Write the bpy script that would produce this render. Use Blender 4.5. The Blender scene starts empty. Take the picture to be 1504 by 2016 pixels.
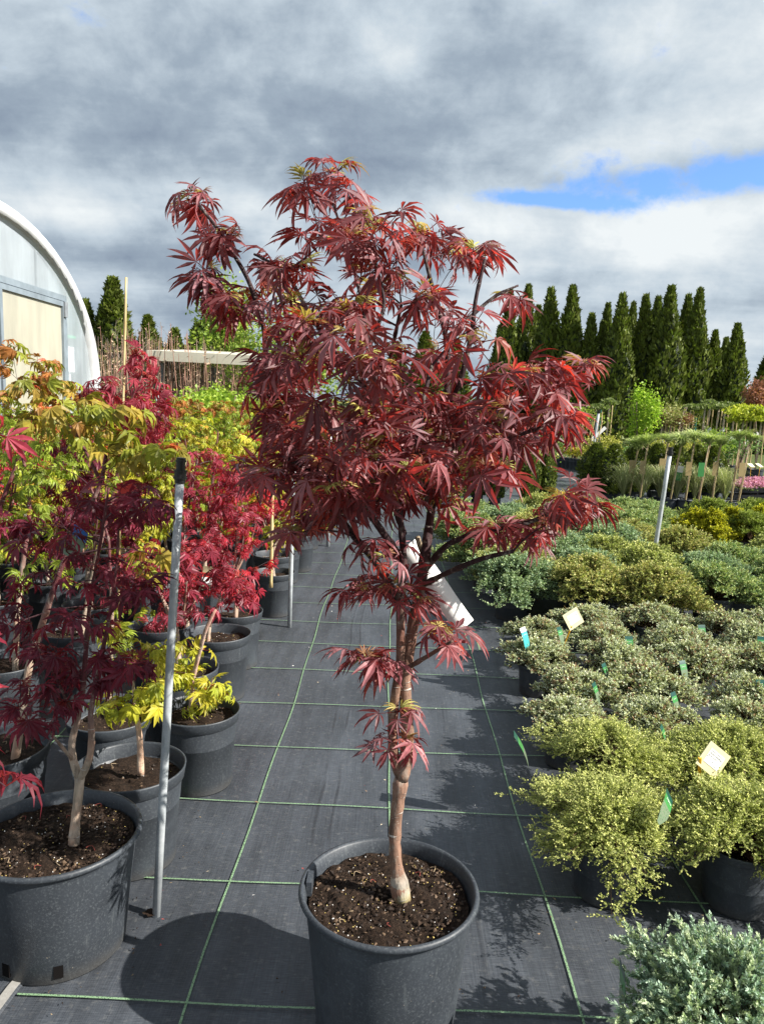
import bpy, math, random
import numpy as np
from mathutils import Matrix, Vector
R = math.radians
rad = R
C = bpy.context.scene.collection
scene = bpy.context.scene

# ------------------------------------------------------------------ camera
CAM_H = 1.55
FPX = 1515.0
ROLL = R(1.7); PITCH = math.atan(217/1515.); YAW = R(.66)

def turn(v):
    c, s = math.cos(-PITCH), math.sin(-PITCH)
    v = (v[0], v[1]*c-v[2]*s, v[1]*s+v[2]*c)
    c, s = math.cos(YAW), math.sin(YAW)
    return Vector((v[0]*c-v[1]*s, v[0]*s+v[1]*c, v[2]))

def ray(px, py):
    x, y = px-752., py-1008.
    x, y = x*math.cos(ROLL)+y*math.sin(ROLL), y*math.cos(ROLL)-x*math.sin(ROLL)
    return turn((x/FPX, 1., -y/FPX))

def at_y(px, py, Y):
    v = ray(px, py); return Vector((0, 0, CAM_H))+v*(Y/v.y)

def at_z(px, py, z=0.):
    v = ray(px, py); return Vector((0, 0, CAM_H))+v*((z-CAM_H)/v.z)

cd = bpy.data.cameras.new('camera'); cam = bpy.data.objects.new('camera', cd); C.objects.link(cam)
cd.sensor_fit = 'VERTICAL'; cd.sensor_height = 36; cd.lens = 36*FPX/2016.
cd.clip_start = .05; cd.clip_end = 3000
rt = turn((math.cos(ROLL), 0, math.sin(ROLL))); up = turn((-math.sin(ROLL), 0, math.cos(ROLL))); fw = turn((0, 1, 0))
M = Matrix((rt, up, -fw)).transposed().to_4x4(); M.translation = (0, 0, CAM_H)
cam.matrix_world = M
scene.camera = cam

# ------------------------------------------------------------------ light
SUN_EL = R(34.5); SUN_AZ = R(107.5)          # azimuth clockwise from +Y
sd = bpy.data.lights.new('sun', 'SUN'); sd.energy = 5.0; sd.angle = R(.5); sd.color = (1., .95, .87)
sun = bpy.data.objects.new('sun', sd); C.objects.link(sun)
sv = Vector((math.sin(SUN_AZ)*math.cos(SUN_EL), math.cos(SUN_AZ)*math.cos(SUN_EL), math.sin(SUN_EL)))
sun.rotation_euler = sv.to_track_quat('Z', 'Y').to_euler()
scene.view_settings.view_transform = 'Standard'; scene.view_settings.look = 'None'
scene.view_settings.exposure = 1.0; scene.view_settings.gamma = 1
scene.view_settings.use_curve_mapping = False

# ------------------------------------------------------------------ node helper
class NT:
    def __init__(s, tree): s.t = tree; s.n = tree.nodes; s.l = tree.links
    def new(s, t, **k):
        n = s.n.new(t)
        for a, b in k.items(): setattr(n, a, b)
        return n
    def set(s, sock, v):
        if hasattr(v, 'is_output'): s.l.new(v, sock)
        elif v is not None:
            if isinstance(v, (tuple, list)) and len(v) == 3 and sock.type == 'RGBA': v = (*v, 1)
            sock.default_value = v
    def m(s, op, a, b=None, c=None, clamp=False):
        n = s.new('ShaderNodeMath', operation=op, use_clamp=clamp)
        for i, v in enumerate((a, b, c)):
            if v is not None: s.set(n.inputs[i], v)
        return n.outputs[0]
    def mix(s, f, a, b, mode='MIX'):
        n = s.new('ShaderNodeMix', data_type='RGBA', blend_type=mode)
        s.set(n.inputs[0], f); s.set(n.inputs[6], a); s.set(n.inputs[7], b)
        return n.outputs[2]
    def noise(s, vec, scale, detail=4, rough=.55, dist=0):
        n = s.new('ShaderNodeTexNoise')
        if vec is not None: s.set(n.inputs['Vector'], vec)
        n.inputs['Scale'].default_value = scale; n.inputs['Detail'].default_value = detail
        n.inputs['Roughness'].default_value = rough; n.inputs['Distortion'].default_value = dist
        return n.outputs[0]
    def ramp(s, f, stops):
        n = s.new('ShaderNodeValToRGB'); s.set(n.inputs[0], f)
        e = n.color_ramp.elements
        while len(e) > 1: e.remove(e[-1])
        for i, (p, c) in enumerate(stops):
            el = e[0] if i == 0 else e.new(p)
            el.position = p; el.color = (*c, 1) if isinstance(c, tuple) else (c, c, c, 1)
        return n.outputs[0]
    def smooth(s, v, a, b):
        n = s.new('ShaderNodeMapRange', interpolation_type='SMOOTHSTEP')
        s.set(n.inputs[0], v); n.inputs[1].default_value = a; n.inputs[2].default_value = b
        return n.outputs[0]
    def scaled(s, vec, sc, rot=(0, 0, 0)):
        n = s.new('ShaderNodeMapping'); s.set(n.inputs[0], vec); n.inputs['Scale'].default_value = sc
        n.inputs['Rotation'].default_value = rot
        return n.outputs[0]

# ------------------------------------------------------------------ world: Nishita sky behind a broken cloud deck
SKY = .50
w = bpy.data.worlds.new('World'); scene.world = w; w.use_nodes = True
t = NT(w.node_tree); t.n.clear()
sky = t.new('ShaderNodeTexSky', sky_type='NISHITA', sun_disc=False)
sky.sun_elevation = SUN_EL; sky.sun_rotation = SUN_AZ; sky.ozone_density = 2.5; sky.air_density = 1.0
tc = t.new('ShaderNodeTexCoord'); sp = t.new('ShaderNodeSeparateXYZ'); t.l.new(tc.outputs['Generated'], sp.inputs[0])
dx, dy, dz = sp.outputs
az = t.m('ARCTAN2', dx, dy); el = t.m('ARCSINE', dz)
# flat cloud-deck projection: clouds shrink and flatten to the horizon
den = t.m('ADD', t.m('MAXIMUM', dz, 0.0), .10)
cb = t.new('ShaderNodeCombineXYZ'); t.l.new(t.m('DIVIDE', dx, den), cb.inputs[0]); t.l.new(t.m('DIVIDE', dy, den), cb.inputs[1])
cp = cb.outputs[0]
dv_ = t.scaled(tc.outputs['Generated'], (1, 1, 1.35))
n1 = t.noise(dv_, 2.3, 8, .52, .35)
n2 = t.noise(dv_, 8.5, 9, .60, .15)
n3 = t.noise(t.scaled(cp, (.35, 1, 1)), 1.6, 6, .6, .3)
def blob(px, py, wx, wy, amp, rot=0.):
    a0 = math.atan((px-776)/FPX); e0 = math.atan((790-py)/FPX)*.98
    da = t.m('SUBTRACT', az, a0); de = t.m('SUBTRACT', el, e0)
    c, s = math.cos(rot), math.sin(rot)
    u = t.m('ADD', t.m('MULTIPLY', da, c), t.m('MULTIPLY', de, s))
    v = t.m('SUBTRACT', t.m('MULTIPLY', de, c), t.m('MULTIPLY', da, s))
    u = t.m('DIVIDE', u, wx/FPX); v = t.m('DIVIDE', v, wy/FPX)
    q = t.m('ADD', t.m('MULTIPLY', u, u), t.m('MULTIPLY', v, v))
    return t.m('MULTIPLY', t.m('EXPONENT', t.m('MULTIPLY', q, -1.)), amp)
L = t.m('ADD', t.m('MULTIPLY', n1, .42), t.m('MULTIPLY', n2, .40))
L = t.m('ADD', L, t.m('MULTIPLY', n3, .20))
L = t.m('MULTIPLY', t.m('SUBTRACT', L, .54), 2.1)
L = t.m('ADD', L, .69)
for b in [(420, 150, 420, 110, -.10), (620, 330, 520, 110, -.13), (1050, 170, 320, 150, -.08), (120, 240, 250, 90, -.05),
          (1420, 60, 260, 160, .10), (1250, 310, 330, 50, .20, .1), (1300, 430, 260, 30, .18), (760, 160, 70, 34, .16, -.6), (240, 10, 160, 40, .25),
          (30, 50, 90, 60, .25), (160, 462, 170, 26, .22), (380, 420, 260, 26, .12), (1230, 480, 420, 70, .26), (900, 440, 160, 40, .15),
          (120, 330, 330, 70, -.16), (250, 540, 300, 34, -.20), (500, 500, 90, 60, .06), (260, 640, 300, 40, -.08),
          (1100, 440, 160, 24, -.09), (1250, 545, 300, 14, -.10), (1350, 650, 320, 30, .10), (1300, 600, 320, 16, -.06), (900, 600, 200, 100, .12)]:
    L = t.m('ADD', L, blob(*b))
cloud = t.ramp(L, [(.05, (.18, .23, .315)), (.30, (.25, .315, .41)), (.48, (.36, .44, .53)), (.66, (.57, .66, .74)), (.92, (.88, .93, .95))])
# holes in the deck
hole = t.m('ADD', blob(1370, 380, 300, 48, 1.45, .05), blob(1060, 408, 110, 13, .9, -.1))
hole = t.m('ADD', hole, blob(-40, 25, 170, 75, .7))
hole = t.m('ADD', hole, t.m('MULTIPLY', t.m('SUBTRACT', n2, .5), 2.6))
hole = t.m('ADD', hole, t.m('MULTIPLY', t.m('SUBTRACT', n1, .5), .7))
hole = t.m('ADD', hole, t.m('MULTIPLY', t.m('SUBTRACT', t.noise(dv_, 24, 7, .62, .2), .5), 1.1))
hole = t.smooth(hole, .40, 1.05)
blue = t.mix(1., sky.outputs[0], (.75, .95, 1.25), 'MULTIPLY')
cl10 = t.mix(1., cloud, (10*SKY, 10*SKY, 10*SKY), 'MULTIPLY')
col = t.mix(hole, cl10, blue)
bg = t.new('ShaderNodeBackground'); t.l.new(col, bg.inputs[0]); bg.inputs[1].default_value = .1
o = t.new('ShaderNodeOutputWorld'); t.l.new(bg.outputs[0], o.inputs[0])

# ------------------------------------------------------------------ materials
MATS = {}
def mat(name, fn):
    m = bpy.data.materials.new(name); m.use_nodes = True
    q = NT(m.node_tree); q.n.clear()
    out = q.new('ShaderNodeOutputMaterial'); sh = fn(q)
    q.l.new(sh, out.inputs[0]); MATS[name] = m
    return m
def pbsdf(q, col, rough=.5, spec=.5, bump=None, bs=.2, bd=.01, metal=0., **k):
    p = q.new('ShaderNodeBsdfPrincipled')
    q.set(p.inputs['Base Color'], col); q.set(p.inputs['Roughness'], rough)
    q.set(p.inputs['Specular IOR Level'], spec); q.set(p.inputs['Metallic'], metal)
    for a, b in k.items(): q.set(p.inputs[a.replace('_', ' ')], b)
    if bump is not None:
        bn = q.new('ShaderNodeBump'); bn.inputs['Strength'].default_value = bs; bn.inputs['Distance'].default_value = bd
        q.l.new(bump, bn.inputs['Height']); q.l.new(bn.outputs[0], p.inputs['Normal'])
    return p.outputs[0]
def pos(q): return q.new('ShaderNodeNewGeometry').outputs['Position']
def objc(q): return q.new('ShaderNodeTexCoord').outputs['Object']
def attr(q): return q.new('ShaderNodeAttribute', attribute_name='Col').outputs['Color']
def orand(q): return q.new('ShaderNodeObjectInfo').outputs['Random']

def leafmat(name, tint, tf=.35, rough=.42, spec=.45, vary=0.):
    def f(q):
        a = attr(q)
        n = q.noise(pos(q), 60, 3)
        c = q.mix(1., a, q.ramp(n, [(.3, .72), (.7, 1.2)]), 'MULTIPLY')
        p = pbsdf(q, c, rough, spec)
        tr = q.new('ShaderNodeBsdfTranslucent')
        q.set(tr.inputs[0], q.mix(1., a, tint, 'MULTIPLY'))
        mx = q.new('ShaderNodeMixShader'); mx.inputs[0].default_value = tf
        if vary: q.set(mx.inputs[0], q.ramp(q.noise(pos(q), 13, 3), [(.42, tf*.45), (.62, tf*(1+vary))]))
        q.l.new(p, mx.inputs[1]); q.l.new(tr.outputs[0], mx.inputs[2])
        return mx.outputs[0]
    return mat(name, f)
leafmat('maple_red', (3.2, .85, .55), .26, .48, .34, .7)
leafmat('maple_young', (1.5, 1.2, .7), .35, .5, .3)
leafmat('maple_crimson', (3.2, 1.6, 1.1), .30, .45, .35)
leafmat('maple_green', (1.25, 1.3, .6), .40, .45, .35)
leafmat('needle', (1.1, 1.3, .7), .22, .55, .3)
leafmat('grassy', (1.1, 1.3, .7), .3, .5, .3)

def f_bark(q):
    a = attr(q); v = pos(q)
    n = q.noise(q.scaled(v, (60, 60, 14)), 1., 6, .65)
    rings = q.noise(q.scaled(v, (14, 14, 130)), 1., 3, .6); lent = q.noise(q.scaled(v, (90, 90, 260)), 1., 2, .5)
    c = q.mix(1., a, q.ramp(n, [(.3, .45), (.7, 1.5)]), 'MULTIPLY')
    c = q.mix(q.smooth(q.noise(q.scaled(v, (1, 1, .5)), 45, 5, .7), .52, .66), c, q.mix(.55, c, (.34, .30, .25)))
    c = q.mix(q.m('MULTIPLY', q.smooth(q.noise(v, 7, 4, .6), .48, .62), .55), c, q.mix(1., a, (1.2, .84, .74), 'MULTIPLY'))
    c = q.mix(q.smooth(rings, .66, .69), c, q.mix(.75, a, (.62, .56, .50)))
    c = q.mix(q.m('MULTIPLY', q.smooth(lent, .66, .70), .6), c, q.mix(.6, a, (.6, .55, .48)))
    return pbsdf(q, c, .7, .3, q.m('ADD', n, q.m('MULTIPLY', q.smooth(rings, .64, .69), .5)), .9, .006)
mat('bark', f_bark)
mat('twig', lambda q: pbsdf(q, attr(q), .6, .3))

def f_pot(q):
    v = objc(q); r = orand(q)
    off = q.new('ShaderNodeVectorMath', operation='ADD'); q.l.new(v, off.inputs[0])
    cx = q.new('ShaderNodeCombineXYZ')
    for i in range(3): q.l.new(q.m('MULTIPLY', r, 7.+i), cx.inputs[i])
    q.l.new(cx.outputs[0], off.inputs[1]); v = off.outputs[0]
    n = q.noise(v, 5, 6, .6); g = q.noise(v, 160, 4, .7); s = q.noise(q.scaled(v, (40, 40, 3)), 1.4, 4, .6)
    c = q.ramp(n, [(.25, (.024, .028, .034)), (.55, (.040, .047, .057)), (.8, (.078, .092, .106))])
    c = q.mix(q.m('MULTIPLY', q.smooth(g, .5, .72), .6), c, (.11, .125, .135))
    c = q.mix(q.m('MULTIPLY', q.smooth(s, .6, .75), .35), c, (.13, .145, .15))
    z = q.new('ShaderNodeSeparateXYZ'); q.l.new(objc(q), z.inputs[0])
    dirt = q.m('MULTIPLY', q.smooth(q.m('ADD', z.outputs[2], q.m('MULTIPLY', n, .04)), .075, .02), .32)
    c = q.mix(dirt, c, (.10, .088, .07))
    c = q.mix(q.smooth(q.noise(v, 75, 2, .5), .76, .79), c, (.22, .20, .17))
    return pbsdf(q, c, q.ramp(g, [(.3, .40), (.7, .62)]), .5, g, .12, .002)
mat('pot_plastic', f_pot)
mat('dark_hole', lambda q: pbsdf(q, (.006, .005, .005), .9, .1))
def f_soil(q):
    v = pos(q)
    n = q.noise(v, 110, 7, .75); n2 = q.noise(v, 22, 4, .6)
    c = q.ramp(n, [(.3, (.008, .005, .003)), (.5, (.028, .017, .011)), (.66, (.065, .040, .026)), (.8, (.17, .115, .075))])
    c = q.mix(1., c, q.ramp(n2, [(.3, .6), (.7, 1.25)]), 'MULTIPLY')
    return pbsdf(q, c, .9, .2, n, .9, .012)
mat('soil', f_soil)
mat('speck', lambda q: pbsdf(q, attr(q), .7, .3))

def f_fabric(q):
    v = pos(q)
    weft = q.noise(q.scaled(v, (26, 420, 1)), 1., 3, .6)
    warp = q.noise(q.scaled(v, (300, 5, 1)), 1., 3, .6)
    wide = q.noise(q.scaled(v, (9, 1.1, 1)), 1., 5, .6)
    patch = q.noise(v, 2.2, 6, .62); dust = q.noise(v, 38, 6, .75)
    c = q.ramp(weft, [(.3, (.022, .026, .033)), (.5, (.042, .048, .058)), (.72, (.085, .095, .108))])
    c = q.mix(.35, c, q.ramp(warp, [(.35, (.022, .026, .033)), (.7, (.080, .088, .102))]))
    c = q.mix(1., c, q.ramp(wide, [(.3, .66), (.5, 1.), (.7, 1.32)]), 'MULTIPLY')
    c = q.mix(1., c, q.ramp(patch, [(.3, .78), (.7, 1.35)]), 'MULTIPLY')
    c = q.mix(q.m('MULTIPLY', q.smooth(dust, .52, .72), .5), c, (.16, .16, .155))
    # long creases where the sheet was folded
    sx = q.new('ShaderNodeSeparateXYZ'); q.l.new(v, sx.inputs[0])
    wob = q.m('MULTIPLY', q.m('SUBTRACT', q.noise(q.scaled(v, (0, .8, 0)), 1., 3), .5), .07)
    cr = None
    for x0 in (-.235, -.175, .30):
        d = q.m('ABSOLUTE', q.m('SUBTRACT', q.m('SUBTRACT', sx.outputs[0], x0), wob))
        k = q.smooth(d, .012, .0); cr = k if cr is None else q.m('MAXIMUM', cr, k)
    cr = q.m('MULTIPLY', cr, q.smooth(q.noise(q.scaled(v, (1, 1.3, 1)), 1., 3), .42, .6))
    c = q.mix(q.m('MULTIPLY', cr, .38), c, (.02, .021, .025))
    h = q.m('ADD', q.m('MULTIPLY', weft, .5), q.m('ADD', q.m('MULTIPLY', warp, .4), q.m('MULTIPLY', cr, 1.2)))
    return pbsdf(q, c, .56, .5, h, .45, .0035)
mat('weed_fabric', f_fabric)
def f_stripe(q):
    v = pos(q)
    n = q.noise(v, 260, 2, .5); n2 = q.noise(v, 3, 4, .6)
    c = q.mix(q.smooth(n, .52, .60), (.22, .35, .20), (.06, .10, .06))
    c = q.mix(q.m('MULTIPLY', q.smooth(n2, .5, .7), .5), c, (.13, .2, .12))
    return pbsdf(q, c, .5, .4)
mat('stripe', f_stripe)
def f_lawn(q):
    v = pos(q); n = q.noise(v, 3, 7, .7)
    return pbsdf(q, q.ramp(n, [(.3, (.05, .075, .02)), (.7, (.16, .19, .06))]), .9, .2, q.noise(v, 60, 3), .8, .03)
mat('lawn', f_lawn)
def f_galv(q):
    v = pos(q); n = q.noise(v, 22, 6, .7); m = q.noise(q.scaled(v, (60, 60, 5)), 1., 3)
    c = q.ramp(n, [(.3, (.30, .33, .35)), (.7, (.52, .55, .57))])
    c = q.mix(q.m('MULTIPLY', q.smooth(m, .6, .7), .5), c, (.14, .15, .15))
    return pbsdf(q, c, .45, .5, metal=.15)
mat('galvanised', f_galv)
def f_bamboo(q):
    v = pos(q); n = q.noise(q.scaled(v, (50, 50, 6)), 1., 4)
    return pbsdf(q, q.ramp(n, [(.3, (.34, .24, .10)), (.7, (.62, .50, .27))]), .5, .4)
mat('bamboo', f_bamboo)
def simple(name, c, rough=.5, spec=.4, var=.25, sc=14., metal=0.):
    def f(q):
        n = q.noise(pos(q), sc, 5, .6)
        return pbsdf(q, q.mix(1., c, q.ramp(n, [(.3, 1-var), (.7, 1+var)]), 'MULTIPLY'), rough, spec, metal=metal)
    return mat(name, f)
simple('black_plastic', (.012, .012, .013), .35, .5)
simple('black_ink', (.02, .02, .02), .6, .2)
simple('grey_ink', (.22, .22, .24), .6, .2)
simple('paper_white', (.78, .78, .76), .45, .4, .05)
simple('paper_cream', (.74, .66, .40), .45, .4, .06)
simple('yellow_plastic', (.80, .42, .03), .4, .5, .1)
simple('label_green', (.05, .22, .06), .3, .6, .15, 60)
simple('label_dark', (.008, .065, .05), .3, .6, .15)
simple('label_teal', (.05, .35, .36), .35, .5, .1)
simple('label_red', (.65, .06, .05), .35, .5, .1)
simple('label_blue', (.04, .17, .52), .35, .5, .1)
simple('label_tan', (.34, .26, .12), .5, .3, .1)
def f_photo(q):
    n = q.noise(pos(q), 190, 5, .7)
    return pbsdf(q, q.ramp(n, [(.3, (.05, .10, .05)), (.5, (.15, .22, .13)), (.7, (.20, .15, .15))]), .3, .6)
mat('label_photo', f_photo)
simple('thuja_core', (.012, .020, .006), .9, .1)
simple('roof_cream', (.58, .55, .45), .6, .3, .1, 3)
simple('post_grey', (.20, .22, .24), .6, .3)
simple('wall_pale', (.55, .55, .56), .7, .2)
simple('slate', (.16, .17, .19), .7, .2)
simple('white_box', (.85, .86, .88), .4, .4, .03)
simple('green_shelf', (.12, .42, .25), .5, .4)
simple('post_green', (.01, .10, .06), .5, .4)
def film(name, col, alpha):
    def f(q):
        v = pos(q); n = q.noise(q.scaled(v, (1, 2.2, .6)), 1.2, 5, .6)
        c = q.mix(1., col, q.ramp(n, [(.3, .86), (.7, 1.1)]), 'MULTIPLY')
        p = pbsdf(q, c, .3, .6)
        tr = q.new('ShaderNodeBsdfTranslucent'); q.set(tr.inputs[0], c)
        mx = q.new('ShaderNodeMixShader'); mx.inputs[0].default_value = .35
        q.l.new(p, mx.inputs[1]); q.l.new(tr.outputs[0], mx.inputs[2])
        tp = q.new('ShaderNodeBsdfTransparent')
        m2 = q.new('ShaderNodeMixShader'); q.set(m2.inputs[0], q.ramp(n, [(.3, alpha-.1), (.7, min(alpha+.12, 1))]))
        q.l.new(tp.outputs[0], m2.inputs[1]); q.l.new(mx.outputs[0], m2.inputs[2])
        return m2.outputs[0]
    return mat(name, f)
simple('door_metal', (.19, .23, .265), .45, .5, .2, 8)
simple('band_film', (.56, .58, .60), .45, .4, .12, 5)
film('poly_film', (.60, .67, .72), .55)
film('poly_cover', (.74, .77, .80), .93)
film('door_film', (.62, .60, .50), .86)  # beige glow of the sunlit interior is put into the film colour

# ------------------------------------------------------------------ mesh building
class MB:
    def __init__(s): s.v = []; s.f = []; s.c = []; s.m = []; s.n = 0
    def add(s, v, f, c=(1, 1, 1), mi=0):
        v = np.asarray(v, np.float32).reshape(-1, 3); f = np.asarray(f, np.int32).reshape(-1, 3)
        c = np.asarray(c, np.float32)
        if c.ndim == 1: c = np.tile(c, (len(v), 1))
        s.v.append(v); s.f.append(f+s.n); s.c.append(c); s.m.append(np.full(len(f), mi, np.int32)); s.n += len(v)
    def mesh(s, name, mats, smooth=False):
        me = bpy.data.meshes.new(name)
        v = np.concatenate(s.v); f = np.concatenate(s.f); c = np.concatenate(s.c); mi = np.concatenate(s.m)
        me.vertices.add(len(v)); me.vertices.foreach_set('co', v.ravel())
        me.loops.add(f.size); me.loops.foreach_set('vertex_index', f.ravel())
        me.polygons.add(len(f)); me.polygons.foreach_set('loop_start', np.arange(0, f.size, 3, dtype=np.int32))
        me.polygons.foreach_set('loop_total', np.full(len(f), 3, np.int32))
        me.polygons.foreach_set('material_index', mi)
        me.polygons.foreach_set('use_smooth', np.full(len(f), smooth))
        a = me.color_attributes.new('Col', 'FLOAT_COLOR', 'POINT')
        a.data.foreach_set('color', np.concatenate([c, np.ones((len(c), 1), np.float32)], 1).ravel())
        for m in (mats if isinstance(mats, (list, tuple)) else [mats]): me.materials.append(MATS[m])
        me.update(); me.validate()
        return me
    # shapes
    def box(s, lo, hi, c=(1, 1, 1), mi=0, mtx=None):
        x0, y0, z0 = lo; x1, y1, z1 = hi
        v = np.array([(x, y, z) for z in (z0, z1) for y in (y0, y1) for x in (x0, x1)], float)
        if mtx is not None: v = xf(v, mtx)
        q = [(0, 2, 3, 1), (4, 5, 7, 6), (0, 1, 5, 4), (2, 6, 7, 3), (0, 4, 6, 2), (1, 3, 7, 5)]
        s.add(v, [tri for a, b, d, e in q for tri in ((a, b, d), (a, d, e))], c, mi)
    def tube(s, P, rr, n=8, c=(1, 1, 1), mi=0, cap=True):
        P = np.asarray(P, float); k = len(P); rr = np.broadcast_to(rr, (k,))
        T = np.gradient(P, axis=0); T /= np.linalg.norm(T, axis=1, keepdims=True)+1e-9
        ref = np.array([0, 0, 1.]) if abs(T[0, 2]) < .8 else np.array([0, 1., 0])
        v = []
        for i in range(k):
            u = np.cross(T[i], ref); u /= np.linalg.norm(u)+1e-9; w_ = np.cross(u, T[i]); ref = w_
            a = np.linspace(0, 2*np.pi, n, endpoint=False)
            v.append(P[i]+rr[i]*(np.cos(a)[:, None]*u+np.sin(a)[:, None]*w_))
        v = np.concatenate(v); f = []
        for i in range(k-1):
            for j in range(n):
                a, b = i*n+j, i*n+(j+1) % n
                f += [(a, b, b+n), (a, b+n, a+n)]
        if cap:
            v = np.concatenate([v, P[:1], P[-1:]]); e = k*n
            for j in range(n):
                f += [(e, (j+1) % n, j), (e+1, (k-1)*n+j, (k-1)*n+(j+1) % n)]
        c = np.asarray(c, float)
        if c.ndim == 2:
            c = np.repeat(c, n, 0)
            if cap: c = np.concatenate([c, c[:1], c[-1:]])
        s.add(v, f, c, mi)
    def lathe(s, prof, n=40, c=(1, 1, 1), mi=0, wob=0.):
        v = []
        a = np.linspace(0, 2*np.pi, n, endpoint=False)
        k = 1+wob*np.sin(2*a+1.)
        for r_, z_ in prof: v.append(np.stack([r_*k*np.cos(a), r_*k*np.sin(a), np.full(n, z_)], 1))
        f = []
        for i in range(len(prof)-1):
            for j in range(n):
                p, q_ = i*n+j, i*n+(j+1) % n
                f += [(p, q_, q_+n), (p, q_+n, p+n)]
        s.add(np.concatenate(v), f, c, mi)
def xf(v, m):
    m = np.array(m); return v@m[:3, :3].T+m[:3, 3]

def link(name, me, parent=None, loc=None, rot=None, scale=None, kind=None):
    o = bpy.data.objects.new(name, me); C.objects.link(o)
    if parent: o.parent = parent
    if loc is not None: o.location = loc
    if rot is not None: o.rotation_euler = rot
    if scale is not None: o.scale = (scale,)*3 if isinstance(scale, (int, float)) else scale
    if kind: o['kind'] = kind
    return o
def thing(name, label, cat, loc=(0, 0, 0), rz=0, group=None, scale=None):
    o = link(name, None, None, loc, (0, 0, rz), scale); o.empty_display_size = .1
    o['label'] = label; o['category'] = cat
    if group: o['group'] = group
    return o
def tag(o, label, cat, group=None):
    o['label'] = label; o['category'] = cat
    if group: o['group'] = group
    return o
def copy_tree(root, name=None):
    r = root.copy(); C.objects.link(r)
    if name: r.name = name
    for ch in list(root.children):
        c = ch.copy(); C.objects.link(c); c.parent = r
        for g in list(ch.children):
            d = g.copy(); C.objects.link(d); d.parent = c
    return r
ORD = ['first', 'second', 'third', 'fourth', 'fifth', 'sixth', 'seventh', 'eighth', 'ninth', 'tenth', 'eleventh', 'twelfth',
       'thirteenth', 'fourteenth', 'fifteenth', 'sixteenth', 'seventeenth', 'eighteenth', 'nineteenth', 'twentieth', 'twenty-first', 'twenty-second',
       'twenty-third', 'twenty-fourth', 'twenty-fifth', 'twenty-sixth', 'twenty-seventh', 'twenty-eighth', 'twenty-ninth', 'thirtieth']

# ------------------------------------------------------------------ the ground
mb = MB(); mb.add([(-400, -60, -.02), (400, -60, -.02), (400, 900, -.02), (-400, 900, -.02)], [(0, 1, 2), (0, 2, 3)])
g = link('ground', mb.mesh('ground', 'lawn')); g['kind'] = 'structure'
rng = np.random.default_rng(3)
def sheet(name, x0, x1, y0, y1, z, nx, ny, amp):
    X, Y = np.meshgrid(np.linspace(x0, x1, nx), np.linspace(y0, y1, ny))
    Z = z+amp*(np.sin(X*7.3+Y*1.1)*.5+np.sin(Y*5.1+X*2.3)*.35+np.sin(X*13+Y*3.7)*.15)
    v = np.stack([X, Y, Z], -1).reshape(-1, 3); f = []
    for j in range(ny-1):
        for i in range(nx-1):
            a = j*nx+i; f += [(a, a+1, a+nx+1), (a, a+nx+1, a+nx)]
    b = MB(); b.add(v, f); o = link(name, b.mesh(name, 'weed_fabric', True)); o['kind'] = 'structure'
    return o
fab = sheet('ground_cloth', -8, 9, -3, 22, .0, 90, 120, .0)
# second strip overlapping at the lower left with a raised hem
mb = MB()
hx = [(-.955, 1.30), (-.945, 1.6), (-.93, 1.80), (-.905, 1.93), (-.90, 2.3), (-.895, 3.2)]
v = []; f = []
for x, y in hx: v += [(-2.6, y, .004), (x-.05, y, .005), (x-.012, y, .010), (x, y, .003)]
for i in range(len(hx)-1):
    for j in range(3):
        a = i*4+j; f += [(a, a+1, a+5), (a, a+5, a+4)]
mb.add(v, f); o = link('ground_cloth_overlap', mb.mesh('overlap', 'weed_fabric', True)); o['kind'] = 'structure'
mb = MB(); hv = []; hf = []
for x, y in hx: hv += [(x-.030, y, .0125), (x-.004, y, .0115)]
for i in range(len(hx)-1): a = i*2; hf += [(a, a+1, a+3), (a, a+3, a+2)]
mb.add(hv, hf); link('hem', mb.mesh('hem', simple('hem_grey', (.30, .29, .27), .7, .2, .2, 40).name), o)
def ribbon(P, wd, z):
    P = np.asarray(P); T = np.gradient(P, axis=0); T /= np.linalg.norm(T, axis=1, keepdims=True)
    N = np.stack([-T[:, 1], T[:, 0]], 1)*wd/2
    v = np.concatenate([np.c_[P-N, np.full(len(P), z)], np.c_[P+N, np.full(len(P), z)]]); n = len(P)
    f = [t_ for i in range(n-1) for t_ in ((i, i+1, i+n+1), (i, i+n+1, i+n))]
    b = MB(); b.add(v, f); return b
XL = [-.475+.5*k for k in range(-7, 12)]
for k, x in enumerate(XL):
    y = np.linspace(1.0, 20, 180)
    xs = x+.008*np.sin(y*1.7+k*2)+.004*np.sin(y*5.3+k)+(.0 if abs(x) > .4 else 0)
    link('guide_stripe', ribbon(np.stack([xs, y], 1), .0065, .0045).mesh('guide_stripe', 'stripe'), fab)
for k in range(-1, 28):
    y0 = 1.775+.495*k
    x = np.linspace(-.925 if y0 < 3 else -5, 6, 160)
    ys = y0+.010*np.sin(x*2.1+k*1.7)+.004*np.sin(x*6.3+k)-.012*x
    link('guide_stripe', ribbon(np.stack([x, ys], 1), .0065, .0075).mesh('guide_stripe', 'stripe'), fab)
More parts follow.
